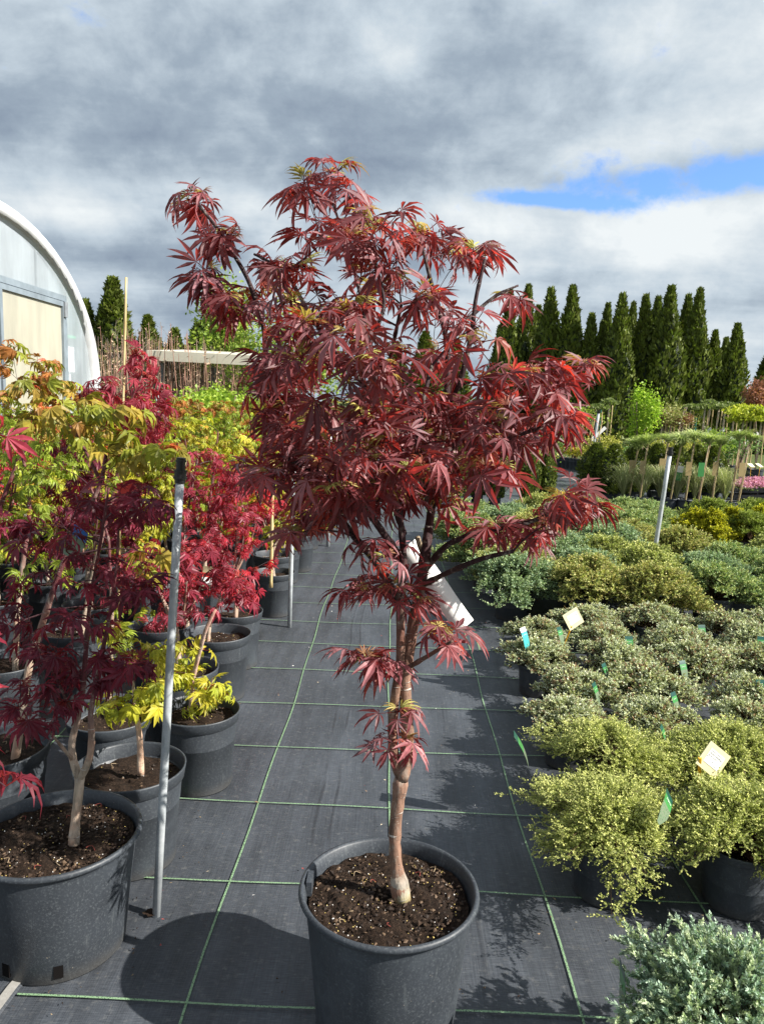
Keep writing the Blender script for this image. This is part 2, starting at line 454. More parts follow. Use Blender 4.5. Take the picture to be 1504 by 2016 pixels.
# litter on the cloth
mb = MB()
for i in range(150):
    x, y = rng.uniform(-.7, .9), 1.4+rng.uniform(0, 1)**1.3*6; s_ = rng.uniform(.002, .006); a = rng.uniform(0, 6.28)
    ks = np.array([(math.cos(a+b_)*s_*k_, math.sin(a+b_)*s_*k_, 0) for b_, k_ in ((0, 1), (1.8, .6), (3.1, 1.1), (4.6, .5))])
    ks[:, 2] = rng.uniform(0, .004, 4); ks += (x, y, .009)
    cc = [(.75, .72, .68), (.35, .22, .12), (.5, .42, .3), (.28, .06, .05)][rng.integers(4)]
    mb.add(ks, [(0, 1, 2), (0, 2, 3)], cc)
o = link('leaf_litter', mb.mesh('leaf_litter', 'speck'), kind='stuff'); tag(o, 'tiny pale petals and leaf crumbs scattered on the dark ground cloth', 'litter')

mb = MB()
for cx_, cy_, r_, n_s in ((.025, 1.76, .19, 70), (-.905, 1.99, .2, 60), (-.84, 2.4, .17, 40), (-.745, 2.93, .15, 40), (-.87, 3.85, .16, 40), (.7, 2.3, .13, 60), (1.14, 2.28, .13, 60)):
    for i in range(n_s):
        a = rng.uniform(0, 6.28); q_ = r_+abs(rng.normal(0, .06)); s_ = rng.uniform(.0012, .0045); z = s_*.5
        p = np.array([cx_+q_*math.cos(a), cy_+q_*math.sin(a), .009]); e = rng.normal(0, s_, (3, 3)); e[:, 2] = 0
        mb.add([p+e[0], p+e[1], p+e[2], p+(0, 0, z)], [(0, 1, 2), (0, 3, 1), (1, 3, 2), (2, 3, 0)], [(.05, .03, .02), (.10, .07, .045), (.03, .02, .015), (.3, .22, .12)][rng.integers(4)])
o = link('spilled_soil', mb.mesh('spilled_soil', 'speck'), kind='stuff'); tag(o, 'brown soil crumbs spilled on the ground cloth around the pots', 'soil')

# ------------------------------------------------------------------ pots
def pot_mesh(r, h, style='band', rb=None):
    rb = rb or r*.80; b = MB()
    if style == 'lip':
        prof = [(0, .004), (rb-.012, .004), (rb-.004, .0), (rb, .006), (rb*.5+r*.48, h*.55), (r-.012, h-.035), (r-.011, h-.020), (r+.001, h-.017),
                (r+.006, h-.009), (r+.003, h-.001), (r-.004, h), (r-.009, h-.006), (r-.013, h-.03), (r-.02, h-.10)]
    else:
        bw = h*.13
        prof = [(0, .004), (rb-.01, .004), (rb-.003, .0), (rb, .006), (r-.016, h-bw-.006), (r-.006, h-bw), (r, h-.006), (r+.001, h),
                (r-.004, h+.0005), (r-.0065, h-.006), (r-.013, h-bw), (r-.02, h-.12)]
    b.lathe(prof, 56)
    return b.mesh('pot', 'pot_plastic', True)
def soil_meshes(r, z, seed=0, fine=False):
    rg = np.random.default_rng(seed); b = MB()
    nr, na = (34, 96) if fine else (10, 32)
    rr = np.linspace(0, r, nr); a = np.linspace(0, 2*np.pi, na, endpoint=False)
    X = rr[:, None]*np.cos(a); Y = rr[:, None]*np.sin(a)
    Z = z+.006*np.sin(X*31+seed)*np.cos(Y*27)+.004*np.sin(X*80+Y*61)+rg.normal(0, .0022 if fine else .002, X.shape)
    Z[0] = z
    v = np.stack([X, Y, Z], -1).reshape(-1, 3); f = []
    for i in range(nr-1):
        for j in range(na):
            p, q_ = i*na+j, i*na+(j+1) % na; f += [(p, q_+na, q_), (p, p+na, q_+na)]
    b.add(v, f)
    m1 = b.mesh('soil', 'soil', True)
    b = MB(); n = 900 if fine else 110
    octv = np.array([(1, 0, 0), (-1, 0, 0), (0, 1, 0), (0, -1, 0), (0, 0, 1), (0, 0, -1)], float)
    octf = [(0, 2, 4), (2, 1, 4), (1, 3, 4), (3, 0, 4), (2, 0, 5), (1, 2, 5), (3, 1, 5), (0, 3, 5)]
    for i in range(n):
        q_ = r*.96*math.sqrt(rg.random()); a_ = rg.uniform(0, 6.28)
        k = rg.random()
        if k < .18: s_ = (rg.uniform(.0013, .0024),)*3; cc = (.55, .42, .14) if k < .11 else (.72, .70, .66)
        else:
            s0 = rg.uniform(.002, .0075) if k < .93 else rg.uniform(.006, .012)
            s_ = (s0, s0*rg.uniform(.3, .9), s0*rg.uniform(.3, .8))
            cc = np.array([(.02, .012, .008), (.05, .03, .019), (.12, .078, .048), (.03, .018, .012)][rg.integers(4)])
        e = Matrix.Rotation(rg.uniform(0, 6.28), 3, 'Z')@Matrix.Rotation(rg.uniform(-.6, .6), 3, 'X')
        vv = (octv*np.array(s_)*rg.uniform(.75, 1.2, (6, 1)))@np.array(e).T+(q_*math.cos(a_), q_*math.sin(a_), z+.003)
        b.add(vv, octf, cc)
    for i in range(7 if fine else 1):      # rootlets and twig bits
        q_ = r*.9*math.sqrt(rg.random()); a_ = rg.uniform(0, 6.28); p = np.array([q_*math.cos(a_), q_*math.sin(a_), z+.006])
        d = rg.normal(0, 1, 3)*(1, 1, .1); d /= np.linalg.norm(d); e_ = np.cross(d, (0, 0, 1)); Lr = rg.uniform(.012, .03)
        b.tube([p+d*Lr*t_+e_*Lr*.5*math.sin(t_*3)+(0, 0, .004*math.sin(t_*3)) for t_ in np.linspace(0, 1, 6)], .0009, 4, [(.32, .24, .15), (.20, .04, .03)][rg.integers(2)])
    return m1, b.mesh('crumbs', 'speck', False)
POTS = {}
def add_pot(root, r, h, style='band', fine=False, seed=0):
    key = (round(r, 3), round(h, 3), style, fine, seed % 3 if not fine else seed)
    if key not in POTS: POTS[key] = (pot_mesh(r, h, style), *soil_meshes(r-.02, h-(.035 if style == 'lip' else .045), seed, fine))
    pm, sm, cm = POTS[key]
    p = link('pot', pm, root); s_ = link('soil', sm, root); c = link('bark_crumbs', cm, s_, kind='stuff')
    return p

# ------------------------------------------------------------------ maple leaves
def leaf_geo(L, wd, droop, pitch, pet, rg, fine=True, spread=1., lobes=7, col=(.1, .02, .02), tipcol=None, jit=.25):
    """petiole starts at the origin and runs along +Y; the blade hangs from its end"""
    b = MB(); col = np.array(col); tipcol = col*.85 if tipcol is None else np.array(tipcol)
    A = [0, 27, -27, 56, -56, 92, -92][:lobes]; LL = [1, .95, .95, .78, .78, .46, .46]
    st = [(.16, .42), (.40, 1.), (.68, .70), (.86, .34)] if fine else [(.42, 1.), (.74, .58)]
    O = np.array([0, pet, pet*.18]); cp_, sp_ = math.cos(pitch), math.sin(pitch)
    for a, l in zip(A, LL):
        an = R(a*spread+rg.normal(0, 3)); Ll = L*l*rg.uniform(.9, 1.08); dr = droop*rg.uniform(.6, 1.4)
        d = np.array([math.sin(an), math.cos(an)]); pr = np.array([d[1], -d[0]]); sw = rg.normal(0, .10)
        V = [np.array([0., 0, 0])]
        def P(t_, off):
            q = d*(t_*Ll)+pr*(off+sw*Ll*t_*t_)
            z = -dr*Ll*t_*t_*.75+abs(off)*.55
            k = 1-.35*dr*t_*t_
            return np.array([q[0]*k, q[1]*k, z])
        for t_, w_ in st:
            ww = wd*Ll*w_/2*(1+rg.normal(0, .05)); V += [P(t_, -ww), P(t_, 0)-np.array([0, 0, .0]), P(t_, ww)]
        V.append(P(1., 0)); V = np.array(V)
        # pitch the blade down about X
        y, z = V[:, 1].copy(), V[:, 2].copy(); V[:, 1] = y*cp_+z*sp_; V[:, 2] = -y*sp_+z*cp_
        V += O
        F = [(0, 2, 1), (0, 3, 2)]; n = len(st)
        for i in range(n-1):
            a0 = 1+3*i
            F += [(a0, a0+1, a0+4), (a0, a0+4, a0+3), (a0+1, a0+2, a0+5), (a0+1, a0+5, a0+4)]
        e = 1+3*n; a0 = 1+3*(n-1); F += [(a0, a0+1, e), (a0+1, a0+2, e)]
        ts = np.array([0]+[t_ for t_, _ in st for _ in range(3)]+[1.])[:, None]
        cc = col*(1-ts)+tipcol*ts; cc[2::3] *= 1.12
        b.add(V, F, np.clip(cc*rg.uniform(1-jit*.4, 1+jit*.4), 0, 1))
    t_ = .0009 if fine else .0011
    b.add([(-t_, 0, 0), (t_, 0, 0), (t_, pet, pet*.18), (-t_, pet, pet*.18), (0, 0, -t_), (0, 0, t_), (0, pet, pet*.18+t_), (0, pet, pet*.18-t_)],
          [(0, 1, 2), (0, 2, 3), (4, 5, 6), (4, 6, 7)], (.16, .02, .02))
    return b
class Species:
    ymat = 'maple_young'
    def __init__(s, name, mat_, cols, young, L=.07, wd=.24, spread=1., droop=(.3, 1.1), pitch=(.1, 1.0), fine=False, K=14, pet=.03, seed=1):
        rg = np.random.default_rng(seed); s.geo = []; s.me = []; s.mat = mat_; s.L = L; s.name = name
        for yg in (False, True):
            G = []; Ms = []
            for k in range(K if not yg else 6):
                pal = young if yg else cols
                c = np.array(pal[rg.integers(len(pal))])*rg.uniform(.7, 1.35)
                l = L*(rg.uniform(.7, 1.3) if not yg else rg.uniform(.4, .75))
                g_ = leaf_geo(l, wd*(1. if not yg else .8), rg.uniform(*droop), rg.uniform(*pitch) if not yg else rg.uniform(-.5, .4),
                              pet*rg.uniform(.7, 1.3)*(1 if not yg else .3), rg, fine, spread*(1 if not yg else .75), 7, c,
                              tipcol=c*np.array([1.05, .8, .8]) if yg else None)
                G.append((np.concatenate(g_.v), np.concatenate(g_.f), np.concatenate(g_.c))); Ms.append(g_.mesh('leaf', mat_ if not yg else s.ymat))
            s.geo.append(G); s.me.append(Ms)
SP = {}
SP['main'] = Species('main', 'maple_red', [(.175, .055, .062), (.205, .076, .084), (.24, .088, .094), (.115, .030, .036), (.19, .090, .100), (.29, .074, .052), (.15, .042, .046)],
                     [(.40, .36, .12), (.42, .24, .13), (.38, .42, .12), (.34, .13, .09), (.46, .48, .18)], L=.066, wd=.165, spread=1.12, droop=(.05, 1.0), pitch=(-.15, 1.05), fine=True, K=26, pet=.034, seed=5)
SP['dark'] = Species('dark', 'maple_crimson', [(.13, .016, .034), (.17, .022, .042), (.10, .013, .028)], [(.17, .03, .03)], L=.06, wd=.20, seed=6, droop=(.3, 1.2), pet=.03)
SP['crimson'] = Species('crimson', 'maple_crimson', [(.22, .030, .050), (.27, .040, .060), (.16, .018, .034)], [(.36, .07, .06)], L=.055, wd=.19, seed=7, droop=(.3, 1.2), pet=.026)
SP['bright'] = Species('bright', 'maple_crimson', [(.36, .026, .045), (.42, .04, .055), (.30, .02, .04)], [(.45, .10, .08)], L=.05, wd=.17, seed=8, droop=(.2, 1.0), pet=.024)
SP['yellow'] = Species('yellow', 'maple_green', [(.46, .45, .045), (.38, .42, .045), (.52, .46, .05)], [(.6, .40, .08)], L=.055, wd=.27, seed=9, droop=(.3, 1.2), pitch=(.3, 1.2), pet=.026)
SP['lime'] = Species('lime', 'maple_green', [(.27, .34, .04), (.36, .40, .045), (.22, .28, .035)], [(.5, .45, .06)], L=.045, wd=.28, seed=10, droop=(.3, 1.1), pet=.022)
SP['olive'] = Species('olive', 'maple_green', [(.34, .28, .045), (.42, .32, .055), (.40, .21, .05), (.28, .30, .04)], [(.45, .16, .06)], L=.065, wd=.30, seed=11, droop=(.4, 1.2), pitch=(.3, 1.2), pet=.03)
SP['orange'] = Species('orange', 'maple_green', [(.42, .17, .05), (.38, .26, .05), (.30, .32, .05)], [(.5, .12, .07)], L=.055, wd=.27, seed=12, droop=(.4, 1.2), pitch=(.3, 1.2), pet=.03)

def leafframe(p, az_, pit, rol, sc):
    m = Matrix.Translation(p)@Matrix.Rotation(az_, 4, 'Z')@Matrix.Rotation(pit, 4, 'X')@Matrix.Rotation(rol, 4, 'Y')@Matrix.Scale(sc, 4)
    return m

def grow(root, stems, targets, sp, seed, nper=(5, 8), nind=0, barkcol=((.42, .33, .26), (.055, .022, .028)), zsplit=(.6, .9), twr=.0022,
         crown_axis=None, young=.35, branch_lines=(), cam_rel=None, lsc=1.):
    """stems: list of (points, radii). targets: leaf-cluster positions (root space)."""
    rg = np.random.default_rng(seed)
    lo, hi = map(np.array, barkcol)
    def bc(P):
        z = np.array(P)[:, 2]; k = np.clip((z-zsplit[0])/(zsplit[1]-zsplit[0]), 0, 1)[:, None]
        return lo*(1-k)+hi*k
    def dense(P, r):
        P = np.array(P, float); r = np.array(r, float)
        s_ = np.r_[0, np.cumsum(np.linalg.norm(np.diff(P, axis=0), axis=1))]; n = max(4, int(s_[-1]/.018))
        u = np.linspace(0, s_[-1], n)
        Q = np.stack([np.interp(u, s_, P[:, i]) for i in range(3)], 1); rr = np.interp(u, s_, r)
        for _ in range(2): Q[1:-1] = (Q[:-2]+2*Q[1:-1]+Q[2:])/4
        return Q, rr
    SPt = []; SR = []
    tk = MB()
    for i, (P, r) in enumerate(stems):
        Q, rr = dense(P, r); rr = rr*(1+.05*np.sin(np.arange(len(rr))*2.1)+rg.normal(0, .025, len(rr)))
        for kn in range(2, len(rr)-2, 7): rr[kn] *= 1.13
        tk.tube(Q, rr, 12, bc(Q)); SPt.append(Q); SR.append(rr)
    link('trunk', tk.mesh('trunk', 'bark', True), root)
    for P, r in branch_lines:
        Q, rr = dense(P, r); bb = MB()
        for kn in range(3, len(rr)-2, 6): rr[kn] *= 1.22
        bb.tube(Q, rr, 8, bc(Q)*.8); SPt.append(Q); SR.append(rr); link('branch', bb.mesh('branch', 'bark', True), root)
    SPt = np.concatenate(SPt); SR = np.concatenate(SR)
    order = np.argsort([np.min(np.linalg.norm(SPt-T_, axis=1)) for T_ in targets])
    tw = MB(); leaves = []
    for oi in order:
        T_ = np.array(targets[oi])
        d = np.linalg.norm(SPt-T_, axis=1)+np.maximum(0, SPt[:, 2]-T_[2]+.02)*1.3
        i = int(np.argmin(d)); A = SPt[i]; dist = np.linalg.norm(T_-A)
        ctl = A+(T_-A)*.5+np.array([0, 0, .16*dist])+rg.normal(0, .06*dist, 3)
        n = max(4, int(dist/.02)); u = np.linspace(0, 1, n)[:, None]
        Q = (1-u)**2*A+2*u*(1-u)*ctl+u*u*T_
        r0 = min(SR[i]*.7, twr+dist*.006); rr = np.linspace(r0, .0011, n)
        tw.tube(Q, rr, 5, (.05, .02, .025), cap=False)
        SPt = np.concatenate([SPt, Q[1:]]); SR = np.concatenate([SR, rr[1:]])
        D = Q[-1]-Q[max(0, n-3)]; D /= np.linalg.norm(D)+1e-9
        if crown_axis is not None:
            out = T_-np.array(crown_axis); out[2] = 0
        else: out = np.array([T_[0], T_[1], 0])
        oa = math.atan2(out[1], out[0])
        k = rg.integers(*nper)
        base = oa+rg.uniform(-.6, .6)
        for j in range(k):
            back = (j//2)*rg.uniform(.012, .026)*min(1, dist/.05)
            p = T_-D*back
            a_ = base+(math.pi if j % 2 else 0)+(j//2)*1.57+rg.normal(0, .35)
            # leaves swing outwards
            dif = (oa-a_+math.pi) % (2*math.pi)-math.pi
            a_ += dif*.35
            leaves.append((p, a_-math.pi/2, rg.normal(.02, .45), rg.normal(0, .5), rg.uniform(.65, 1.25)*lsc, 0))
        if rg.random() < young:
            for j in range(rg.integers(2, 5)):
                leaves.append((T_, rg.uniform(0, 6.28), rg.uniform(.2, 1.1), rg.normal(0, .3), rg.uniform(.7, 1.3)*lsc, 1))
    if tw.n: link('twigs', tw.mesh('twigs', 'twig'), root, kind='stuff')
    mw = root.matrix_basis
    key = [l[4]*(1 if l[5] == 0 else .5)/max(.3, (mw@Vector(l[0])-Vector((0, 0, CAM_H))).length) for l in leaves]
    idx = np.argsort(-np.array(key)); ind = set(idx[:nind].tolist())
    jm = MB(); jv = False
    for i, (p, a_, pi_, ro, sc, yg) in enumerate(leaves):
        m = leafframe(Vector(p), a_, pi_, ro, sc); k = rg.integers(len(sp.geo[yg]))
        if i in ind:
            o = bpy.data.objects.new('leaf', sp.me[yg][k]); C.objects.link(o); o.parent = root; o.matrix_basis = m
        else:
            v, f, c = sp.geo[yg][k]; jm.add(xf(v, m), f, c*rg.uniform(.8, 1.2), int(yg)); jv = True
    if jv: link('foliage', jm.mesh('foliage', [sp.mat, sp.ymat]), root, kind='stuff')

# ------------------------------------------------------------------ the main maple
PX, PY = .025, 1.76
main = thing('potted_maple', 'tall burgundy Japanese maple standing alone in a black pot in the middle of the aisle', 'potted tree', (PX, PY, 0))
p0 = add_pot(main, .218, .36, 'lip', True, 11)
# the notch block moulded inside the rim
nb = MB(); nb.box((-.206, .0, .325), (-.192, .05, .362)); link('handle_notch', nb.mesh('notch', 'pot_plastic'), p0)
def mp(px, py, d=0.):
    v = at_y(px, py, PY+d); return (v.x-PX, v.y-PY, v.z)
def line(pts, d=None): return [mp(p[0], p[1], p[2]) for p in pts], [p[3] for p in pts]
b0 = at_z(790, 1768, .325)
off = b0.y-PY
trunk = [(790, 1772, off, .0225), (786, 1745, off, .021), (783, 1722, off, .0165), (778, 1690, off, .0150), (777, 1640, off, .0148), (780, 1600, off, .0150),
         (785, 1572, off*.9, .0165), (787, 1552, off*.9, .0190), (790, 1530, off*.8, .0165)]
rstem = [(790, 1535, off*.8, .0165), (799, 1500, off*.8, .0165), (803, 1460, off*.8, .0155), (801, 1410, off*.8, .0150), (798, 1375, off*.8, .0145), (795, 1345, off*.7, .0150), (802, 1295, off*.6, .0150),
         (813, 1230, off*.5, .0135), (827, 1160, off*.4, .0125), (838, 1085, .0, .0125), (848, 1010, .03, .009), (864, 910, .02, .008), (878, 810, .0, .007), (882, 720, 0, .0068), (879, 660, 0, .0062),
         (860, 600, 0, .0048), (842, 530, 0, .004), (826, 465, 0, .003)]
lstem = [(789, 1530, off*.8, .0130), (775, 1495, off*.8, .0125), (772, 1440, off*.8, .0115), (774, 1400, off*.8, .0110), (779, 1360, off*.8-.02, .0105), (788, 1300, off*.6-.03, .0105), (789, 1240, off*.5-.04, .010), (787, 1180, -.06, .0095),
         (795, 1090, -.06, .008), (785, 990, -.06, .007), (765, 890, -.07, .0065), (745, 780, -.08, .006), (728, 680, -.06, .005), (712, 590, -.04, .004), (690, 500, 0, .0035), (655, 400, .0, .0025)]
brl = [
 [(786, 1190, -.04, .008), (745, 1110, .0, .0075), (700, 1060, .05, .007), (640, 980, .08, .006), (560, 860, .06, .0055), (527, 740, .02, .005), (520, 640, .0, .0045), (490, 550, -.02, .004), (430, 450, -.02, .0032), (392, 405, -.02, .0025)],
 [(790, 1100, -.06, .007), (720, 1000, -.15, .006), (650, 940, -.22, .005), (560, 900, -.25, .004)],
 [(838, 1120, .02, .0065), (880, 1070, -.05, .0055), (950, 1045, -.10, .005), (1040, 1030, -.14, .004), (1130, 990, -.15, .003)],
 [(826, 1155, .02, .006), (875, 1130, -.08, .005), (945, 1100, -.14, .0045), (1010, 1085, -.18, .0035)],
 [(866, 900, .02, .006), (930, 850, .08, .005), (1010, 800, .12, .0045), (1090, 750, .12, .0035), (1150, 722, .1, .0025)],
 [(880, 800, 0, .006), (910, 740, -.05, .005), (930, 650, -.05, .0042), (935, 590, -.04, .0035), (955, 510, -.03, .0025)],
 [(880, 665, 0, .005), (930, 620, .05, .004), (975, 580, .06, .003), (1020, 562, .06, .002)],
 [(745, 780, -.08, .005), (660, 700, -.12, .0042), (600, 600, -.12, .0035), (560, 530, -.1, .003), (500, 500, -.1, .002)],
 [(728, 680, -.06, .004), (760, 600, .02, .0035), (735, 500, .05, .003), (690, 390, .06, .002)],
 [(795, 1050, -.06, .006), (760, 950, .12, .005), (740, 820, .22, .0045), (770, 700, .22, .004), (790, 600, .15, .003)],
 [(850, 1000, .03, .006), (900, 920, -.12, .005), (980, 870, -.2, .004), (1070, 840, -.2, .003)],
 [(797, 1318, .0, .005), (845, 1290, -.08, .004), (890, 1262, -.12, .003)],
 [(848, 1010, .03, .006), (820, 900, -.2, .005), (830, 800, -.28, .004), (850, 720, -.25, .003)],
]
brl = [[(a, b, d, r*1.25) for a, b, d, r in P] for P in brl]
BL = [([mp(a, b, d) for a, b, d, r in P], [r for *_, r in P]) for P in brl]
rg = np.random.default_rng(21)
EL = [(393, 395, 26, 10, 3), (440, 475, 26, 20, 4), (425, 550, 28, 12, 3), (475, 600, 45, 28, 6), (565, 535, 45, 22, 5), (612, 372, 24, 20, 3), (655, 350, 14, 10, 2), (690, 392, 28, 24, 3),
      (700, 465, 45, 34, 7), (640, 475, 20, 20, 2), (832, 470, 22, 20, 4), (915, 505, 34, 14, 4), (965, 505, 12, 8, 1), (1015, 588, 14, 8, 1), (620, 620, 85, 48, 13), (760, 560, 50, 52, 8),
      (865, 590, 36, 30, 4), (935, 655, 30, 20, 3), (560, 750, 72, 50, 14), (700, 720, 90, 55, 15), (870, 705, 36, 18, 3), (1060, 760, 50, 24, 7), (970, 760, 30, 20, 3), (1150, 725, 16, 8, 2),
      (640, 860, 110, 66, 25), (820, 830, 118, 76, 28), (1000, 840, 84, 52, 17), (1100, 840, 36, 20, 4), (545, 950, 40, 34, 7), (660, 980, 80, 50, 17), (820, 960, 88, 60, 20), (755, 960, 60, 55, 9), (700, 930, 50, 40, 5), (950, 930, 44, 30, 5),
      (1130, 985, 38, 26, 10), (1010, 1045, 70, 20, 7), (610, 1050, 40, 22, 5), (735, 1090, 40, 24, 3), (735, 1170, 40, 16, 3), (800, 1180, 34, 20, 4), (880, 1258, 24, 10, 3), (745, 1310, 50, 12, 6)]
TG = []
for cx, cy, rx, ry, n in EL:
    for i in range(n):
        a = rg.uniform(0, 6.28); q = math.sqrt(rg.random()); x, y = cx+rx*q*math.cos(a), cy+ry*q*math.sin(a)
        e = ((x-790)/430.)**2+((y-800)/520.)**2; th = .42*math.sqrt(max(.03, 1-e))
        if cy > 1120: th = .09
        y -= 6    # the leaves hang below their node
        TG.append(mp(x, y, rg.uniform(-th, th)-.02))
TG += [mp(783, 1402, -.03), mp(768, 1458, -.03), mp(800, 1462, -.03)]
grow(main, [line(trunk), line(rstem), line(lstem)], TG, SP['main'], 77, nper=(4, 7), nind=300, branch_lines=BL,
     barkcol=((.23, .135, .095), (.040, .017, .020)), zsplit=(.85, 1.22), young=.72)
# pale scarred collar at the foot of the trunk
cb_ = MB(); q1 = [mp(791, 1775, off), mp(789, 1755, off), mp(786, 1735, off), mp(783, 1718, off)]
cb_.tube(q1, [.0235, .0232, .0222, .0165], 14, np.array([(.36, .31, .12), (.36, .32, .23), (.33, .29, .24), (.26, .19, .14)])); link('root_collar', cb_.mesh('collar', 'bark', True), main)
# sawn stub
sb = MB(); sb.tube([mp(836, 1095, .03), mp(826, 1072, .0), mp(822, 1058, -.01)], [.008, .007, .006], 8, (.3, .24, .16)); link('pruned_stub', sb.mesh('stub', 'bark', True), main)

def textmesh(s_, size, name='lettering', m='black_ink'):
    c = bpy.data.curves.new('t', 'FONT'); c.body = s_; c.size = size; c.align_x = 'LEFT'; c.resolution_u = 2
    o_ = bpy.data.objects.new('t', c); C.objects.link(o_)
    dg = bpy.context.evaluated_depsgraph_get(); me = bpy.data.meshes.new_from_object(o_.evaluated_get(dg))
    bpy.data.objects.remove(o_); bpy.data.curves.remove(c)
    me.name = name; me.materials.clear(); me.materials.append(MATS[m]); return me

# white paper strip hanging from a branch of the main maple
a = Vector(mp(800, 1075, .12))+Vector((PX, PY, 0)); bq = Vector(mp(920, 1236, .16))+Vector((PX, PY, 0))
dv = (bq-a); Ls = dv.length; dv.normalize()
nrm = Vector((.1, -1, .3)); sd_ = dv.cross(nrm).normalized(); nrm = sd_.cross(dv).normalized()
sm = MB(); n = 16; v = []; f = []
for i in range(n+1):
    u = i/n; c = a+dv*Ls*u+nrm*(.012*math.sin(u*5)); v += [c-sd_*.0275, c+sd_*.0275, c-sd_*.0275-nrm*.0006, c+sd_*.0275-nrm*.0006]
for i in range(n):
    k = 4*i; f += [(k, k+1, k+5), (k, k+5, k+4), (k+2, k+7, k+3), (k+2, k+6, k+7), (k, k+4, k+6), (k, k+6, k+2), (k+1, k+3, k+7), (k+1, k+7, k+5)]
sm.add(v, f); st = link('paper_strip', sm.mesh('paper_strip', 'paper_white', True)); tag(st, 'long white paper tag hanging diagonally behind the trunk of the big maple', 'plant tag')
for k, (s_, u0) in enumerate((('1 dl', .26), ('2000', .40))):
    c = a+dv*Ls*u0+nrm*(.012*math.sin(u0*5)+.0012)+sd_*.006*(-1)
    o = link('lettering', textmesh(s_, .010), st); o.matrix_basis = Matrix((dv, -sd_, nrm) if (dv.cross(-sd_)).dot(nrm) > 0 else (dv, sd_, nrm)).transposed().to_4x4()
    o.matrix_basis.translation = c; mwx = o.matrix_basis.copy(); mwx.translation = c+(-sd_ if False else sd_)*.006; o.matrix_basis = mwx

# ------------------------------------------------------------------ galvanised riser posts
def riser(loc, lean, H, r, label, cap=True, hole=False):
    o = thing('riser_pipe', label, 'pipe', loc, 0, 'galvanised sprinkler riser pipes')
    b = MB(); top = np.array([lean[0], lean[1], H]); b.tube([top*k for k in np.linspace(0, 1, 5)], r, 14); link('pipe', b.mesh('pipe', 'galvanised', True), o)
    if cap:
        b = MB(); d = top/np.linalg.norm(top)
        for h0, h1, rr in ((-.016, -.004, 1.25), (-.004, .002, 1.62), (.002, .016, 1.42), (.016, .022, 1.55), (.022, .044, 1.08), (.044, .049, 1.3), (.049, .056, 1.12)):
            b.tube([top+d*h0, top+d*h1], r*rr, 14)
        link('sprinkler_cap', b.mesh('cap', 'black_plastic', False), o)
    if hole:
        b = MB(); a_ = np.linspace(0, 2*np.pi, 14, endpoint=False)
        rr = .026*(1+.25*np.random.default_rng(2).normal(0, 1, 14)); v = [(-.012, 0, .009)]+[(-.012+q*math.cos(x), .6*q*math.sin(x), .0095) for q, x in zip(rr, a_)]
        b.add(v, [(0, i+1, (i+1) % 14+1) for i in range(14)]); link('burnt_hole', b.mesh('hole', 'soil'), o)
    return o
t0 = at_y(355, 940, 2.16)
riser((-.666, 2.109, 0), (t0.x+.666, t0.y-2.109), t0.z, .0122, 'grey galvanised pipe with black cap beside the front left pot', hole=True)
t1 = at_y(578, 1010, 5.1); riser((-.669, 5.104, 0), (t1.x+.669, 0), 1.28, .0145, 'galvanised pipe beside the bamboo-staked pot at the aisle edge')
t2 = at_y(1311, 893, 6.6); t2b = at_y(1288, 1075, 6.6); t2b.x -= .02; riser((t2b.x, 6.6, 0), (t2.x-t2b.x+.03, 0), t2.z, .0185, 'galvanised pipe rising from the junipers left of the golden shrubs')
riser((4.6, 18.0, 0), (.12, 0), 1.45, .03, 'distant galvanised pipe beside the black pots with canes')
riser((-2.95, 9.6, 0), (.02, 0), 1.6, .02, 'pale pipe in front of the roofed shelter', False)
riser((-.66, 8.1, 0), (.0, 0), 1.3, .02, 'farthest galvanised pipe along the left edge of the aisle')

# ------------------------------------------------------------------ maples in pots, left of the aisle
def place_maple(label, x, y, r, h, sp, stems, EL, seed, nind, thick=.22, style='band', group='potted Japanese maples left of the aisle', fine=False, nper=(3, 6), Yc=None, young=.2, bark=((.42, .33, .25), (.12, .035, .04)), zs=(.6, .9), lsc=1., brs=()):
    rt_ = thing('potted_maple', label, 'potted tree', (x, y, 0), 0, group)
    add_pot(rt_, r, h, style, fine, seed); Yc = Yc or y
    def q(px, py, d=0):
        v_ = at_y(px, py, Yc+d); return (v_.x-x, v_.y-y, v_.z)
    rg_ = np.random.default_rng(seed); T = []
    for cx, cy, rx, ry, n in EL:
        for i in range(n):
            a_ = rg_.uniform(0, 6.28); k = math.sqrt(rg_.random()); T.append(q(cx+rx*k*math.cos(a_), cy+ry*k*math.sin(a_)-12, rg_.uniform(-thick, thick)))
    ST = []
    for P in stems: ST.append(([q(a_, b_, d_) for a_, b_, d_, _ in P], [r_ for *_, r_ in P]))
    BLs = [([q(a_, b_, d_) for a_, b_, d_, _ in P], [r_ for *_, r_ in P]) for P in brs]
    grow(rt_, ST, T, SP[sp], seed, nper, nind, bark, zs, crown_axis=(0, 0, 0), young=young, lsc=lsc, branch_lines=BLs)
    return rt_
